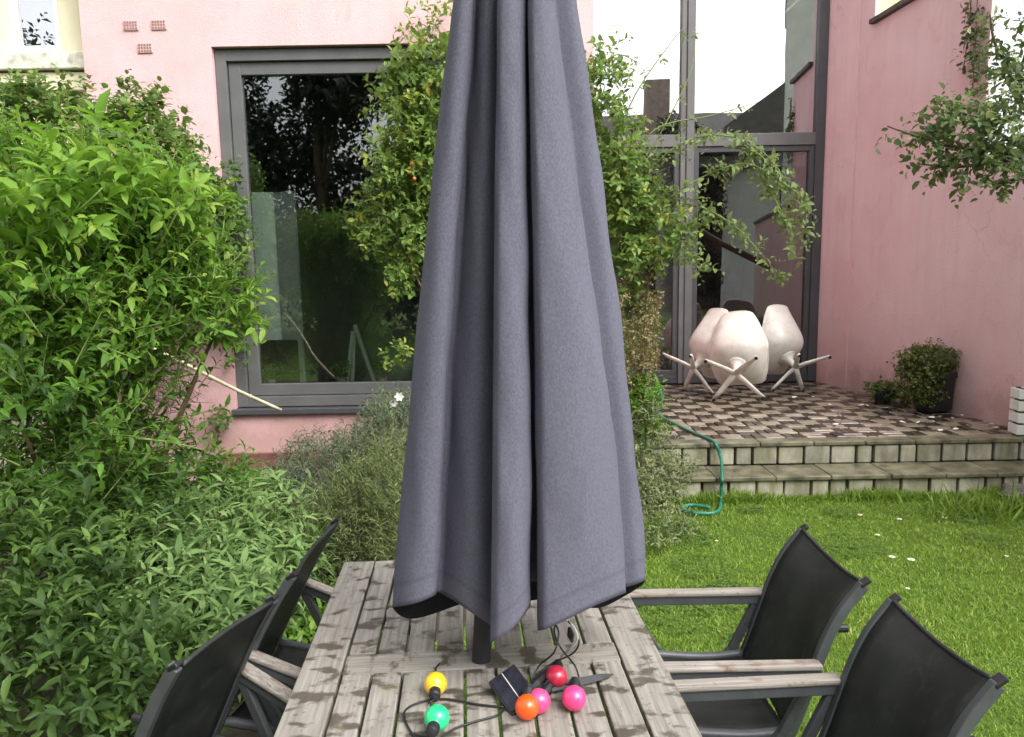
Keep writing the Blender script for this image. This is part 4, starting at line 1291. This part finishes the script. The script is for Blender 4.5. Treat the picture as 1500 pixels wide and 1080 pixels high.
lv2 = twig_leaves(P2, N2, .08, 4, .05, .7, tint_mu=.36, tint_sd=.2)
put_leaves('foliage', shift(merge(lv, lv2), base), M['leaf_ivy'], ivy, 'oval')
stems_to('stems', base, [b_[0] for b_ in bl] + [tuple(at(345, 300, 5.9)), tuple(at(345, 420, 5.92))], .02, ivy, M['brown_stem'], base)
# dead brown tangle
P, Nn = sample_blobs([blob(285, 395, 5.3, (.2, .15, .22)), blob(250, 575, 5.0, (.22, .15, .2)), blob(215, 480, 5.0, (.3, .15, .25))], 420, (.1, 1))
tm = twig_mesh('dead_twigs', (P - np.array(tuple(base)), P - np.array(tuple(base)) + rand_dirs(len(P)) * .16), .003)
o = link_mesh('dead_twigs', tm, ivy, [M['brown_stem']]); o['kind'] = 'stuff'
tag(ivy, 'rounded mass of small-leaved ivy climbing the pink wall left of the window', 'climber')

# --- tall bright shrub in front
base = Vector((at(120, 700, 3.7).x, 3.7, 0))
sh = empty('leafy_shrub', base)
bl = [blob(30, 295, 3.5, (.36, .34, .30)), blob(185, 285, 3.7, (.22, .22, .18)), blob(110, 380, 3.5, (.46, .36, .32)), blob(245, 360, 3.7, (.26, .24, .22)), blob(60, 470, 3.3, (.46, .38, .34)),
      blob(200, 450, 3.6, (.46, .34, .30)), blob(325, 465, 3.75, (.10, .12, .14)), blob(30, 620, 3.1, (.36, .32, .32)), blob(160, 600, 3.5, (.36, .32, .30)), blob(310, 715, 3.8, (.18, .18, .12)), blob(220, 715, 3.7, (.32, .26, .17)), blob(70, 740, 3.2, (.4, .35, .26))]
P, Nn = sample_blobs(bl[:7], 1500, (.25, 1.2))
la = twig_leaves(P, Nn, .19, 8, .062, .42, up=.5, tint_mu=.58, tint_sd=.26)
P, Nn = sample_blobs([blob(175, 225, 3.4, .12), blob(195, 262, 3.3, .10), blob(240, 300, 3.4, .12), blob(60, 240, 3.3, .14), blob(20, 330, 3.0, .16), blob(330, 440, 3.7, .10), blob(345, 480, 3.72, .09), blob(300, 310, 3.6, .1), blob(110, 300, 3.1, .14), blob(350, 705, 3.75, .06), blob(330, 730, 3.7, .08)], 90, (.2, 1.1))
lx = twig_leaves(P, Nn, .13, 7, .095, .44, up=.4, tint_mu=.85, tint_sd=.1, whorl=False)
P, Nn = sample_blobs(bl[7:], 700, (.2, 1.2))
lb = twig_leaves(P, Nn, .20, 8, .066, .38, up=.4, tint_mu=.24, tint_sd=.24)  # lower leaves tinted darker, painting in the deep shade
allv = shift(merge(la, lb, lx), base)
# the leaves that show largest become leaves of their own
wp = allv['P'] + np.array(tuple(base))
dist = np.linalg.norm(wp - np.array([0, 0, CAM_Z]), axis=1)
pxx = 750 + FPX * wp[:, 0] / np.maximum(wp[:, 1], .1)
score = allv['L'] / dist * ((pxx > 5) & (pxx < 420))
top_i = np.argsort(-score)[:280]
mask = np.ones(len(score), bool); mask[top_i] = False
rest = {k: v[mask] for k, v in allv.items()}
put_leaves('foliage', rest, M['leaf_bright'], sh, 'oval')
lmeshes = []
for k, tn in enumerate((.35, .5, .62, .75, .88)):
    me = leaves_mesh('leaf', np.zeros((1, 3)), np.array([[1., 0, 0]]), np.array([[0, 0, 1.]]), np.ones(1), np.ones(1) * .42, np.array([tn]), 'oval')
    me.materials.append(M['leaf_bright']); lmeshes.append(me)
Df, Sf, Nf = frames(allv['D'][top_i], allv['U'][top_i])
for q, i in enumerate(top_i):
    tn = allv['tint'][i]
    me = lmeshes[int(np.clip((tn - .28) / .13, 0, 4))]
    o = link_mesh('leaf', me, sh)
    L_ = float(allv['L'][i])
    mt = Matrix((tuple(Df[q] * L_), tuple(Sf[q] * L_), tuple(Nf[q] * L_))).transposed().to_4x4()
    mt.translation = Vector(tuple(allv['P'][i]))
    o.matrix_local = mt
o = link_mesh('twigs', twig_mesh('twigs', tuple(np.concatenate([la['tw'][i], lb['tw'][i]]) - np.array(tuple(base)) for i in (0, 1)), .0045), sh, [M['green_stem']]); o['kind'] = 'stuff'
stems_to('stems', base, [b_[0] for b_ in bl], .028, sh, M['brown_stem'], base)
for (a_, b_, c_) in (((10, 515, 3.2), (60, 480, 3.1), (95, 445, 3.05)), ((50, 350, 3.2), (110, 320, 3.1), (150, 275, 3.1)), ((110, 565, 3.3), (150, 550, 3.2), (185, 540, 3.2)), ((170, 642, 3.3), (230, 640, 3.3), (300, 660, 3.4)), ((225, 375, 3.4), (240, 350, 3.3), (260, 310, 3.3))):
    MB().tube([p_ - base for p_ in bez(at(*a_), at(*b_), at(*c_), 8)], [.007 - .0006 * i for i in range(8)], 6).build('shoot', M['green_stem'], sh, smooth=True)
tag(sh, 'tall bright green leafy shrub filling the left edge of the garden', 'shrub')

# --- dark undergrowth at the bottom left
base = Vector((at(60, 900, 2.6).x, 2.6, 0))
ug = empty('dark_undergrowth', base)
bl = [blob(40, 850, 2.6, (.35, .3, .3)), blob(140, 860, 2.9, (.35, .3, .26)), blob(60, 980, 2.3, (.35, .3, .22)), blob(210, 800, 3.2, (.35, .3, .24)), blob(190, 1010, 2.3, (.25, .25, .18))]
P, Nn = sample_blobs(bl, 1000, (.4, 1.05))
put_leaves('foliage', shift(twig_leaves(P, Nn, .14, 6, .066, .36, tint_mu=.18, tint_sd=.18), base), M['leaf_ivy'], ug, 'oval')  # low leaf tint puts the corner's shade into the colour
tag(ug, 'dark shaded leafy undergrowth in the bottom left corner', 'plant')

# --- sage-like clump behind the left chairs
base = Vector((at(290, 880, 3.2).x, 3.2, 0))
sg = empty('sage_clump', base)
bl = [blob(230, 870, 3.0, (.34, .3, .26)), blob(330, 840, 3.3, (.36, .32, .28)), blob(300, 910, 2.9, (.30, .28, .24)), blob(390, 830, 3.5, (.26, .25, .26)), blob(250, 940, 2.7, (.26, .25, .2)), blob(270, 780, 3.6, (.36, .3, .28)), blob(380, 770, 3.9, (.26, .25, .26))]
P, Nn = sample_blobs(bl, 1500, (.5, 1.05))
lv = twig_leaves(P, Nn, .13, 7, .088, .22, up=.6, tint_mu=.55, tint_sd=.2, spread=1.1, droop=.02)
put_leaves('foliage', shift(lv, base), M['leaf_sage'], sg, 'lance')
o = link_mesh('stems', twig_mesh('stems', lv['tw'], .003), sg, [M['green_stem']]); o['kind'] = 'stuff'
tag(sg, 'soft green narrow-leaved clump behind the left garden chairs', 'plant')

# --- grey lavender bush below the window
base = Vector((at(480, 800, 4.4).x, 4.4, 0))
lvd = empty('lavender_bush', base)
bl = [blob(435, 765, 4.5, (.28, .35, .26)), blob(520, 735, 4.6, (.32, .4, .36)), blob(580, 665, 4.8, (.24, .35, .36)), blob(395, 770, 4.35, (.26, .3, .28)), blob(470, 700, 4.75, (.26, .3, .24)), blob(600, 720, 4.6, (.4, .4, .5)), blob(680, 700, 4.8, (.4, .4, .5))]
P, Nn = sample_blobs(bl, 5200, (.5, 1.08))
lv = twig_leaves(P, Nn, .13, 8, .042, .14, up=.7, tint_mu=.5, tint_sd=.25, spread=.7)
put_leaves('foliage', shift(lv, base), M['leaf_grey'], lvd, 'dia')
o = link_mesh('stems', twig_mesh('stems', lv['tw'], .0018), lvd, [M['green_stem']]); o['kind'] = 'stuff'
for (px, py, Y) in ((585, 581, 4.6), (576, 591, 4.65)):
    fw = MB(); c = at(px, py, Y) - base
    for k in range(6):
        a = R(60 * k); d = Vector((math.cos(a), -.3, math.sin(a)))
        fw.add([c, c + d * .02 + Vector((-.010 * math.sin(a), 0, .010 * math.cos(a))), c + d * .032, c + d * .02 - Vector((-.010 * math.sin(a), 0, .010 * math.cos(a)))], [(0, 1, 2, 3)])
    fw.build('white_flower', M['petal'], lvd)
tag(lvd, 'bushy grey-green lavender under the big window sill', 'shrub')

# --- olive twiggy bush just behind the far end of the table
base = Vector((at(540, 800, 3.6).x, 3.6, 0))
ol = empty('twiggy_bush', base)
bl = [blob(520, 780, 3.7, (.24, .25, .24)), blob(570, 740, 3.8, (.26, .25, .32)), blob(620, 780, 3.6, (.3, .3, .3)), blob(460, 800, 3.8, (.18, .2, .18))]
P, Nn = sample_blobs(bl, 2200, (.4, 1.1))
lv = twig_leaves(P, Nn, .13, 8, .032, .18, up=.7, tint_mu=.5, tint_sd=.25, spread=.7)
put_leaves('foliage', shift(lv, base), M['leaf_olive'], ol, 'dia')
o = link_mesh('stems', twig_mesh('stems', lv['tw'], .0018), ol, [M['green_stem']]); o['kind'] = 'stuff'
tag(ol, 'olive green twiggy bush behind the far left corner of the table', 'shrub')

# --- climbing rose on the house corner
base = Vector((at(760, 640, 5.75).x, 5.75, 0))
cl = empty('climbing_rose', base)
bl = [blob(600, 130, 5.75, (.20, .18, .30)), blob(620, 220, 5.7, (.26, .2, .35)), blob(590, 250, 5.7, (.22, .18, .22)), blob(600, 340, 5.7, (.26, .2, .28)), blob(560, 310, 5.68, (.22, .14, .12)), blob(630, 90, 5.75, (.16, .16, .22)),
      blob(700, 200, 5.75, (.4, .2, .7)), blob(800, 250, 5.7, (.4, .2, .8)), blob(885, 130, 5.75, (.14, .18, .36)), blob(905, 230, 5.7, (.18, .2, .38)), blob(925, 310, 5.7, (.20, .2, .32)), blob(960, 350, 5.65, (.24, .2, .20)), blob(900, 400, 5.7, (.22, .2, .3))]
P, Nn = sample_blobs(bl, 2300, (.25, 1.2))
lc = twig_leaves(P, Nn, .15, 6, .058, .60, up=.15, tint_mu=.52, tint_sd=.24, droop=.02)
P, Nn = sample_blobs([blob(603, 45, 5.85, (.07, .05, .17)), blob(648, 25, 5.85, (.05, .04, .12)), blob(580, 520, 5.6, (.12, .1, .06)), blob(540, 355, 5.65, (.1, .08, .06)), blob(585, 400, 5.65, (.12, .1, .14))], 90, (.2, 1))
lc2 = twig_leaves(P, Nn, .1, 5, .055, .55, up=.1, tint_mu=.65, tint_sd=.2)
put_leaves('foliage', shift(merge(lc, lc2), base), M['leaf_rose'], cl, 'oval')
o = link_mesh('twigs', twig_mesh('twigs', tuple(np.array(a) - np.array(tuple(base)) for a in lc['tw']), .003), cl, [M['green_stem']]); o['kind'] = 'stuff'
stems_to('stems', base, [b_[0] for b_ in bl], .018, cl, M['brown_stem'], base)
sprays = [
    [at(900, 330, 5.75), at(960, 210, 5.7), at(1010, 110, 5.7), at(1018, 50, 5.72)],
    [at(905, 300, 5.75), at(990, 215, 5.6), at(1070, 200, 5.5), at(1130, 235, 5.5), at(1165, 300, 5.5), at(1185, 355, 5.5)],
    [at(930, 330, 5.7), at(1010, 270, 5.55), at(1090, 240, 5.5), at(1150, 270, 5.45), at(1188, 300, 5.45)],
    [at(930, 340, 5.7), at(1000, 300, 5.6), at(1060, 320, 5.5), at(1105, 360, 5.5), at(1142, 408, 5.5)],
    [at(920, 360, 5.7), at(980, 370, 5.6), at(1020, 385, 5.55), at(1045, 395, 5.55)],
    [at(890, 240, 5.75), at(930, 140, 5.7), at(985, 60, 5.7), at(1003, 40, 5.7)],
    [at(905, 260, 5.75), at(960, 190, 5.65), at(1040, 170, 5.6), at(1110, 150, 5.55)],
    [at(1060, 215, 5.5), at(1110, 225, 5.5), at(1140, 265, 5.48)],
    [at(1100, 235, 5.5), at(1150, 320, 5.5), at(1160, 370, 5.5)],
    [at(875, 100, 5.8), at(905, 80, 5.8), at(940, 95, 5.8)],
    [at(1000, 300, 5.6), at(1010, 345, 5.58), at(1000, 375, 5.58)]]
sprays = [cat_spline(s_, 8) for s_ in sprays]
m = MB()
for s_ in sprays:
    m.tube([p_ - base for p_ in s_], [.0075 * (1 - .7 * i / (len(s_) - 1)) for i in range(len(s_))], 6)
m.build('arching_canes', M['green_stem'], cl, smooth=True)
lp = path_leaves(sprays[1:5] + sprays[7:9] + sprays[10:], 40, .052, .58, spray=.12, tint_mu=.5, start=.15)
lp2 = path_leaves([sprays[0], sprays[5], sprays[6], sprays[9]], 8, .045, .5, spray=.07, tint_mu=.45, start=.1)
put_leaves('spray_leaves', shift(merge(lp, lp2), base), M['leaf_pale'], cl, 'oval')
for (px, py) in ((603, 240), (607, 262), (600, 252)):
    b_ = MB().lathe([(.002, -.016), (.011, -.008), (.014, .003), (.009, .012), (.003, .017)], 12).build('rose_hip', M['hip'], cl, smooth=True)
    b_.location = at(px, py, 5.46) - base
tag(cl, 'climbing rose spilling over the pink house corner behind the parasol', 'climber')

# --- dried flower stems right of the parasol
base = Vector((at(925, 560, 5.5).x, 5.5, 0))
dr = empty('dried_flowers', base)
m = MB(); paths = []
for k in range(34):
    px = random.uniform(898, 966); py = random.uniform(395, 520)
    t_ = at(px, py, random.uniform(5.4, 5.75))
    b0 = base + Vector((random.uniform(-.15, .15), random.uniform(-.1, .1), .0))
    pth = bez(b0, b0.lerp(t_, .5) + Vector((random.uniform(-.05, .05), 0, .1)), t_, 8)
    m.tube([p_ - base for p_ in pth], .0028, 4); paths.append(pth)
m.build('stems', M['leaf_dry'], dr)
lv = path_leaves(paths, 24, .022, .6, spray=.05, tint_mu=.5, tint_sd=.25, start=.62)
put_leaves('seed_heads', shift(lv, base), M['leaf_dry'], dr, 'dia')
tag(dr, 'tall dried beige flower stems just right of the parasol', 'plant')

# --- low border plants beside the steps
base = Vector((at(960, 720, 5.0).x, 5.0, 0))
bp = empty('border_plant', base)
bl = [blob(950, 620, 5.3, (.12, .15, .22)), blob(955, 700, 5.0, (.22, .2, .22)), blob(985, 690, 5.05, (.16, .15, .16)), blob(950, 770, 4.3, (.16, .2, .16)), blob(985, 770, 4.6, (.14, .15, .12)), blob(900, 720, 4.6, (.3, .3, .3))]
P, Nn = sample_blobs(bl, 900, (.4, 1.08))
put_leaves('foliage', shift(twig_leaves(P, Nn, .09, 6, .04, .3, up=.6, tint_mu=.55, tint_sd=.25), base), M['leaf_olive'], bp, 'oval')
P, Nn = sample_blobs([blob(940, 585, 5.5, (.12, .12, .16)), blob(955, 640, 5.4, (.1, .1, .1))], 130, (.3, 1))
put_leaves('leaves', shift(twig_leaves(P, Nn, .1, 5, .06, .4, up=.5, tint_mu=.6), base), M['leaf_bright'], bp, 'oval')
tag(bp, 'pale straggly border plant between the parasol and the terrace steps', 'plant')

# --- overhanging tree, top right
base = Vector((5.2, 4.3, 0))
ot = empty('overhanging_tree', base)
YT = 4.4
MB().tube([p_ - base for p_ in cat_spline([base, base + Vector((-.05, 0, 1.2)), at(1560, 230, YT), at(1530, 60, YT), at(1540, -200, YT)], 5)], [.07 - .002 * i for i in range(21)], 10).build('trunk', M['bark'], ot, smooth=True)
brs = [[at(1550, 250, YT), at(1480, 225, 4.3), at(1400, 215, 4.25), at(1345, 200, 4.2), at(1300, 185, 4.2)],
       [at(1550, 250, YT), at(1470, 200, 4.35), at(1420, 170, 4.3), at(1370, 150, 4.3)],
       [at(1540, 260, YT), at(1460, 240, 4.3), at(1400, 245, 4.25), at(1345, 240, 4.2)],
       [at(1550, 200, YT), at(1500, 120, 4.4), at(1460, 70, 4.4), at(1450, 20, 4.4)],
       [at(1550, 180, YT), at(1500, 160, 4.5), at(1470, 110, 4.5)],
       [at(1550, 260, YT), at(1500, 262, 4.3), at(1440, 268, 4.25)]]
brs = [cat_spline(b_, 6) for b_ in brs]
m = MB()
for b_ in brs: m.tube([p_ - base for p_ in b_], [.016 * (1 - .75 * i / (len(b_) - 1)) for i in range(len(b_))], 6)
m.build('branches', M['bark'], ot, smooth=True)
lv = path_leaves(brs, 42, .048, .62, spray=.13, tint_mu=.48, tint_sd=.28, start=.12)
P, Nn = sample_blobs([blob(1420, 195, 4.25, (.26, .2, .17)), blob(1475, 180, 4.3, (.2, .2, .26)), blob(1425, 250, 4.25, (.24, .16, .08)), blob(1480, 85, 4.4, (.13, .15, .2)), blob(1375, 185, 4.22, (.1, .12, .1))], 330, (.2, 1.05))
lv2 = twig_leaves(P, Nn, .12, 5, .048, .62, up=.1, tint_mu=.5, tint_sd=.28)
put_leaves('crown', shift(merge(lv, lv2), base), M['leaf_tree'], ot, 'oval')
tag(ot, 'leafy tree branch overhanging the pink wall at the top right', 'tree')

# --- creeper hanging on the wall end
base = wpt(1440, 250) + Vector((wall_x(Y_G), Y_G, 0)); base.z = 0
wc = empty('wall_creeper', base)
pth = []
for (a_, b_, c_) in (((1432, -20), (1425, 60), (1420, 95)), ((1440, -20), (1436, 80), (1432, 130)), ((1445, 30), (1440, 130), (1436, 190)), ((1428, 0), (1432, 40), (1424, 70))):
    q = [wpt(*u) + Vector((wall_x(Y_G), Y_G, 0)) - wnor * .05 for u in (a_, b_, c_)]
    pth.append(bez(q[0], q[1], q[2], 9))
m = MB()
for q in pth: m.tube([p_ - base for p_ in q], .004, 5)
m.build('stems', M['brown_stem'], wc)
put_leaves('foliage', shift(path_leaves(pth, 22, .05, .6, spray=.08, tint_mu=.35), base), M['leaf_tree'], wc, 'oval')
tag(wc, 'thin creeper trailing down the end of the tall pink wall', 'climber')
base = onz(1530, 640, 0.0); base.z = 0
tw = empty('twiggy_sapling', base)
pth = [bez(base + Vector((0, 0, 0)), base + Vector((-.05, 0, .7)), at(px, py, base.y - .1), 8) for px, py in ((1488, 470), (1492, 495), (1483, 505), (1498, 480))]
m = MB()
for q in pth: m.tube([p_ - base for p_ in q], .004, 5)
m.build('stems', M['brown_stem'], tw)
put_leaves('foliage', shift(path_leaves(pth, 14, .03, .5, spray=.04, tint_mu=.2, start=.85), base), M['leaf_tree'], tw, 'oval')
tag(tw, 'bare dark twig poking in at the right edge above the white box', 'plant')

# --- clump and stones at the right end of the steps
base = onz(1455, 752, 0); base.z = 0
gc = empty('grass_tuft', base)
P = np.column_stack([rng.normal(0, .28, 500), rng.normal(0, .10, 500), np.zeros(500)])
D = nrm(np.column_stack([rng.normal(0, .5, 500), rng.normal(0, .5, 500), np.ones(500)]))
put_leaves('blades', dict(P=P, D=D, U=rand_dirs(500), L=rng.uniform(.08, .2, 500), W=rng.uniform(.008, .014, 500), tint=rng.uniform(.1, .6, 500)), M['grass'], gc, 'lance')
tag(gc, 'tall dark grass tuft at the foot of the steps on the right', 'plant')
for (px, py, r_, lab) in ((1490, 735, .12, 'dark rough stone at the right picture edge below the steps'), (1462, 722, .06, 'small dark stone left of the larger one by the steps')):
    c = onz(px, py, 0)
    bm = bmesh.new(); bmesh.ops.create_icosphere(bm, subdivisions=3, radius=r_)
    for v in bm.verts:
        k = 1 + .22 * math.sin(v.co.x * 25 + v.co.z * 31) * math.sin(v.co.y * 27) + .08 * math.sin(v.co.z * 60)
        v.co *= k; v.co.z *= .7
    me = bpy.data.meshes.new('garden_stone'); bm.to_mesh(me); bm.free()
    o = link_mesh('garden_stone', me, None, [M['stone']]); o.location = (c.x, c.y, r_ * .35)
    tag(o, lab, 'stone')

# --- window sill plants
for (px, lab) in ((397, 'small yellowish plant on the sill inside the big window'), (500, 'low green plant on the sill inside the big window'), (560, 'grey-green plant on the sill at the right inside the window')):
    c = at(px, 565, 6.30)
    e = empty('sill_plant', (c.x, 6.30, wz0 + .155))
    MB().lathe([(.01, 0), (.035, 0), (.045, .06), (.048, .065), (.01, .06)], 16).build('pot', M['clay'], e)
    P, Nn = sample_blobs([((0, 0, .12), (.07, .05, .06))], 60, (.2, 1))
    put_leaves('foliage', twig_leaves(P, Nn, .05, 4, .035, .5, tint_mu=.6), M['leaf_pale'], e, 'dia')
    tag(e, lab, 'potted plant')
MB().span((wx0 + .1, .17, wz0 + .11), (wx1 - .1, .42, wz0 + .15)).build('inner_sill', M['anthracite'], win)

# ================================================================== GRASS AND SMALL THINGS
def blades(n, xr, yr, hmin, hmax, wmin, wmax):
    x = rng.uniform(*xr, n); y = yr[0] + (yr[1] - yr[0]) * rng.random(n)
    k = np.ones(n, bool)
    k &= ~((y > 5.19) & (x > TX0))
    # keep out of the planting bed
    bx = np.array([q[0] for q in bedp[1:9]]); by = np.array([q[1] for q in bedp[1:9]])
    edge = np.interp(y, by, bx) + 0.06 * np.sin(y * 9) + rng.normal(0, .04, n)
    k &= x > edge
    x, y = x[k], y[k]; n = len(x)
    patch = .5 + .3 * np.sin(x * 2.3 + 1.2 * np.sin(y * 1.7)) * np.sin(y * 2.9 + x) + .2 * np.sin(x * 6.1 + 2 * np.sin(y * 4.3)) * np.sin(y * 7.7 + 1.5 * np.sin(x * 3.1))
    fine = .5 + .5 * np.sin(x * 19 + 3 * np.sin(y * 13)) * np.sin(y * 17 + 2 * np.sin(x * 11))
    P = np.column_stack([x, y, np.zeros(n)])
    D = nrm(np.column_stack([rng.normal(0, .55, n), rng.normal(0, .55, n), np.full(n, 1.0)]))
    L = rng.uniform(hmin, hmax, n) * (.45 + .75 * patch + .4 * fine)
    return dict(P=P, D=D, U=rand_dirs(n), L=L, W=rng.uniform(wmin, wmax, n), tint=np.clip(rng.normal(.40, .18, n) + .22 * patch + .24 * (fine - .5) + .5 * (rng.random(n) < .04), 0, 1))
gr = merge(blades(125000, (-1.2, 5.2), (1.2, 3.2), .014, .034, .003, .005), blades(125000, (.2, 6.5), (3.0, 5.3), .016, .036, .004, .007))
o = put_leaves('lawn_grass', gr, M['grass'], None, 'lance')
tag(o, 'short bright green lawn grass', 'grass', None, 'stuff')
# grass growing against the lower step
n = 5000
x = rng.uniform(1.0, 5.4, n)
gr = dict(P=np.column_stack([x, 5.19 - np.abs(rng.normal(0, .035, n)), np.zeros(n)]), D=nrm(np.column_stack([rng.normal(0, .4, n), rng.normal(-.1, .3, n), np.ones(n)])), U=rand_dirs(n),
          L=rng.uniform(.04, .11, n) * (.7 + .5 * np.sin(x * 3) ** 2), W=rng.uniform(.006, .010, n), tint=rng.uniform(.2, .7, n))
o = put_leaves('step_edge_grass', gr, M['grass'], None, 'lance')
tag(o, 'longer grass growing along the foot of the lower step', 'grass', None, 'stuff')

# clover growing through the lawn
P = []
while len(P) < 3600:
    cx, cy, cr_ = rng.uniform(.6, 4.4), rng.uniform(1.8, 5.0), rng.uniform(.06, .22)
    for _ in range(int(900 * cr_)):
        a, q = rng.uniform(0, 6.28), cr_ * math.sqrt(rng.random())
        if cy + math.sin(a) * q < 5.1: P.append((cx + math.cos(a) * q, cy + math.sin(a) * q, rng.uniform(.012, .034)))
P = np.array(P); nq = len(P)
an = np.concatenate([rng.uniform(0, 6.28, nq)] * 1)
cl3 = []
for k in range(3):
    aa = an + k * 2.094
    cl3.append(dict(P=P, D=np.column_stack([np.cos(aa), np.sin(aa), np.full(nq, .15)]), U=np.tile(np.array([[0, 0, 1.]]), (nq, 1)), L=rng.uniform(.010, .017, nq), W=rng.uniform(.009, .014, nq), tint=np.clip(rng.normal(.55, .2, nq), 0, 1)))
o = put_leaves('lawn_clover', merge(*cl3), M['leaf_ivy'], None, 'dia')
tag(o, 'low clover leaves scattered through the lawn', 'clover', None, 'stuff')
# broad lawn weeds near the table
base = onz(440, 920, 0); base.z = 0
lw = empty('leafy_weeds', base)
P = np.column_stack([rng.normal(-.05, .22, 420), rng.normal(0.1, .3, 420), np.full(420, .02)])
put_leaves('foliage', twig_leaves(P, np.tile(np.array([[0, 0, 1.]]), (420, 1)), .07, 4, .05, .55, up=.5, tint_mu=.6), M['leaf_bright'], lw, 'oval')
tag(lw, 'bright green leafy weeds between the left chairs and the table', 'plant')

def petal_mesh(name, r_, n=6, cup=.3):
    m = MB()
    vs = [(0, 0, 0.0)] + [(r_ * math.cos(R(360 / n * k)) * random.uniform(.7, 1.1), r_ * .75 * math.sin(R(360 / n * k)) * random.uniform(.7, 1.1), r_ * cup * random.uniform(.3, 1)) for k in range(n)]
    m.add(vs, [(0, k + 1, (k + 1) % n + 1) for k in range(n)])
    me = m.mesh(name); me.materials.append(M['petal']); return me
pms = [petal_mesh('fallen_petal', .03) for _ in range(4)]
spots = [(1340, 612), (1352, 613), (1365, 614), (1376, 613), (1345, 621), (1366, 620), (1322, 621), (1366, 632), (1378, 633), (1409, 611), (1425, 609), (1434, 612), (1418, 625), (1400, 631), (1443, 620), (1452, 623), (1458, 629), (1250, 580), (1262, 596), (1270, 596), (1232, 610), (1258, 612), (1164, 584), (1190, 583), (1225, 624), (1216, 595), (1296, 600), (1405, 612), (1395, 615)]
for (px, py) in spots:
    c = onz(px, py, Z_T)
    if c.x > wall_x(c.y) - .03: continue
    o = link_mesh('fallen_petal', random.choice(pms)); o.location = (c.x, c.y, Z_T + .012); o.rotation_euler = (random.uniform(-.3, .3), random.uniform(-.3, .3), random.uniform(0, 6))
    s_ = random.uniform(.6, 1.15); o.scale = (s_, s_, s_)
    tag(o, 'small white petal fallen on the wet terrace paving', 'petal', 'petals on the terrace')
def daisy(px, py, s_, lab):
    c = onz(px, py, .05)
    e = empty('daisy', (c.x, c.y, 0))
    m = MB()
    for k in range(11):
        a = R(360 / 11 * k); d = Vector((math.cos(a), math.sin(a), .18)); q = Vector((-math.sin(a), math.cos(a), 0))
        m.add([Vector((0, 0, .05)) + d * .004, Vector((0, 0, .05)) + d * .013 + q * .0035, Vector((0, 0, .05)) + d * .02, Vector((0, 0, .05)) + d * .013 - q * .0035], [(0, 1, 2, 3)])
    m.build('petals', M['petal'], e)
    MB().lathe([(.001, .049), (.006, .05), (.005, .055), (.001, .057)], 8).build('eye', M['yellow_eye'], e)
    MB().tube([(0, 0, 0), (0, 0, .049)], .001, 4).build('stem', M['green_stem'], e)
    e.scale = (s_ * .7, s_ * .7, .75)
    tag(e, lab, 'flower', 'daisies in the lawn')
for q in ((1260, 752, 1.3, 'white daisy in the lawn straight below the steps, left of its pair'), (1318, 758, 1.3, 'white daisy in the lawn below the steps, right of its pair'), (1286, 781, 1.2, 'small white daisy midway between the steps and the right chairs'),
          (1307, 813, 1.5, 'white daisy just right of the far right chair, left of the largest'), (1335, 817, 1.7, 'largest white daisy in the lawn, right of the far right chair'), (1384, 756, 1.2, 'white daisy beside the tall grass tuft'),
          (1475, 812, 1.0, 'white daisy near the right picture edge'), (1330, 859, .9, 'tiny white daisy above the near right chair'), (1050, 790, .8, 'tiny white daisy near the hose end on the lawn')):
    daisy(*q)
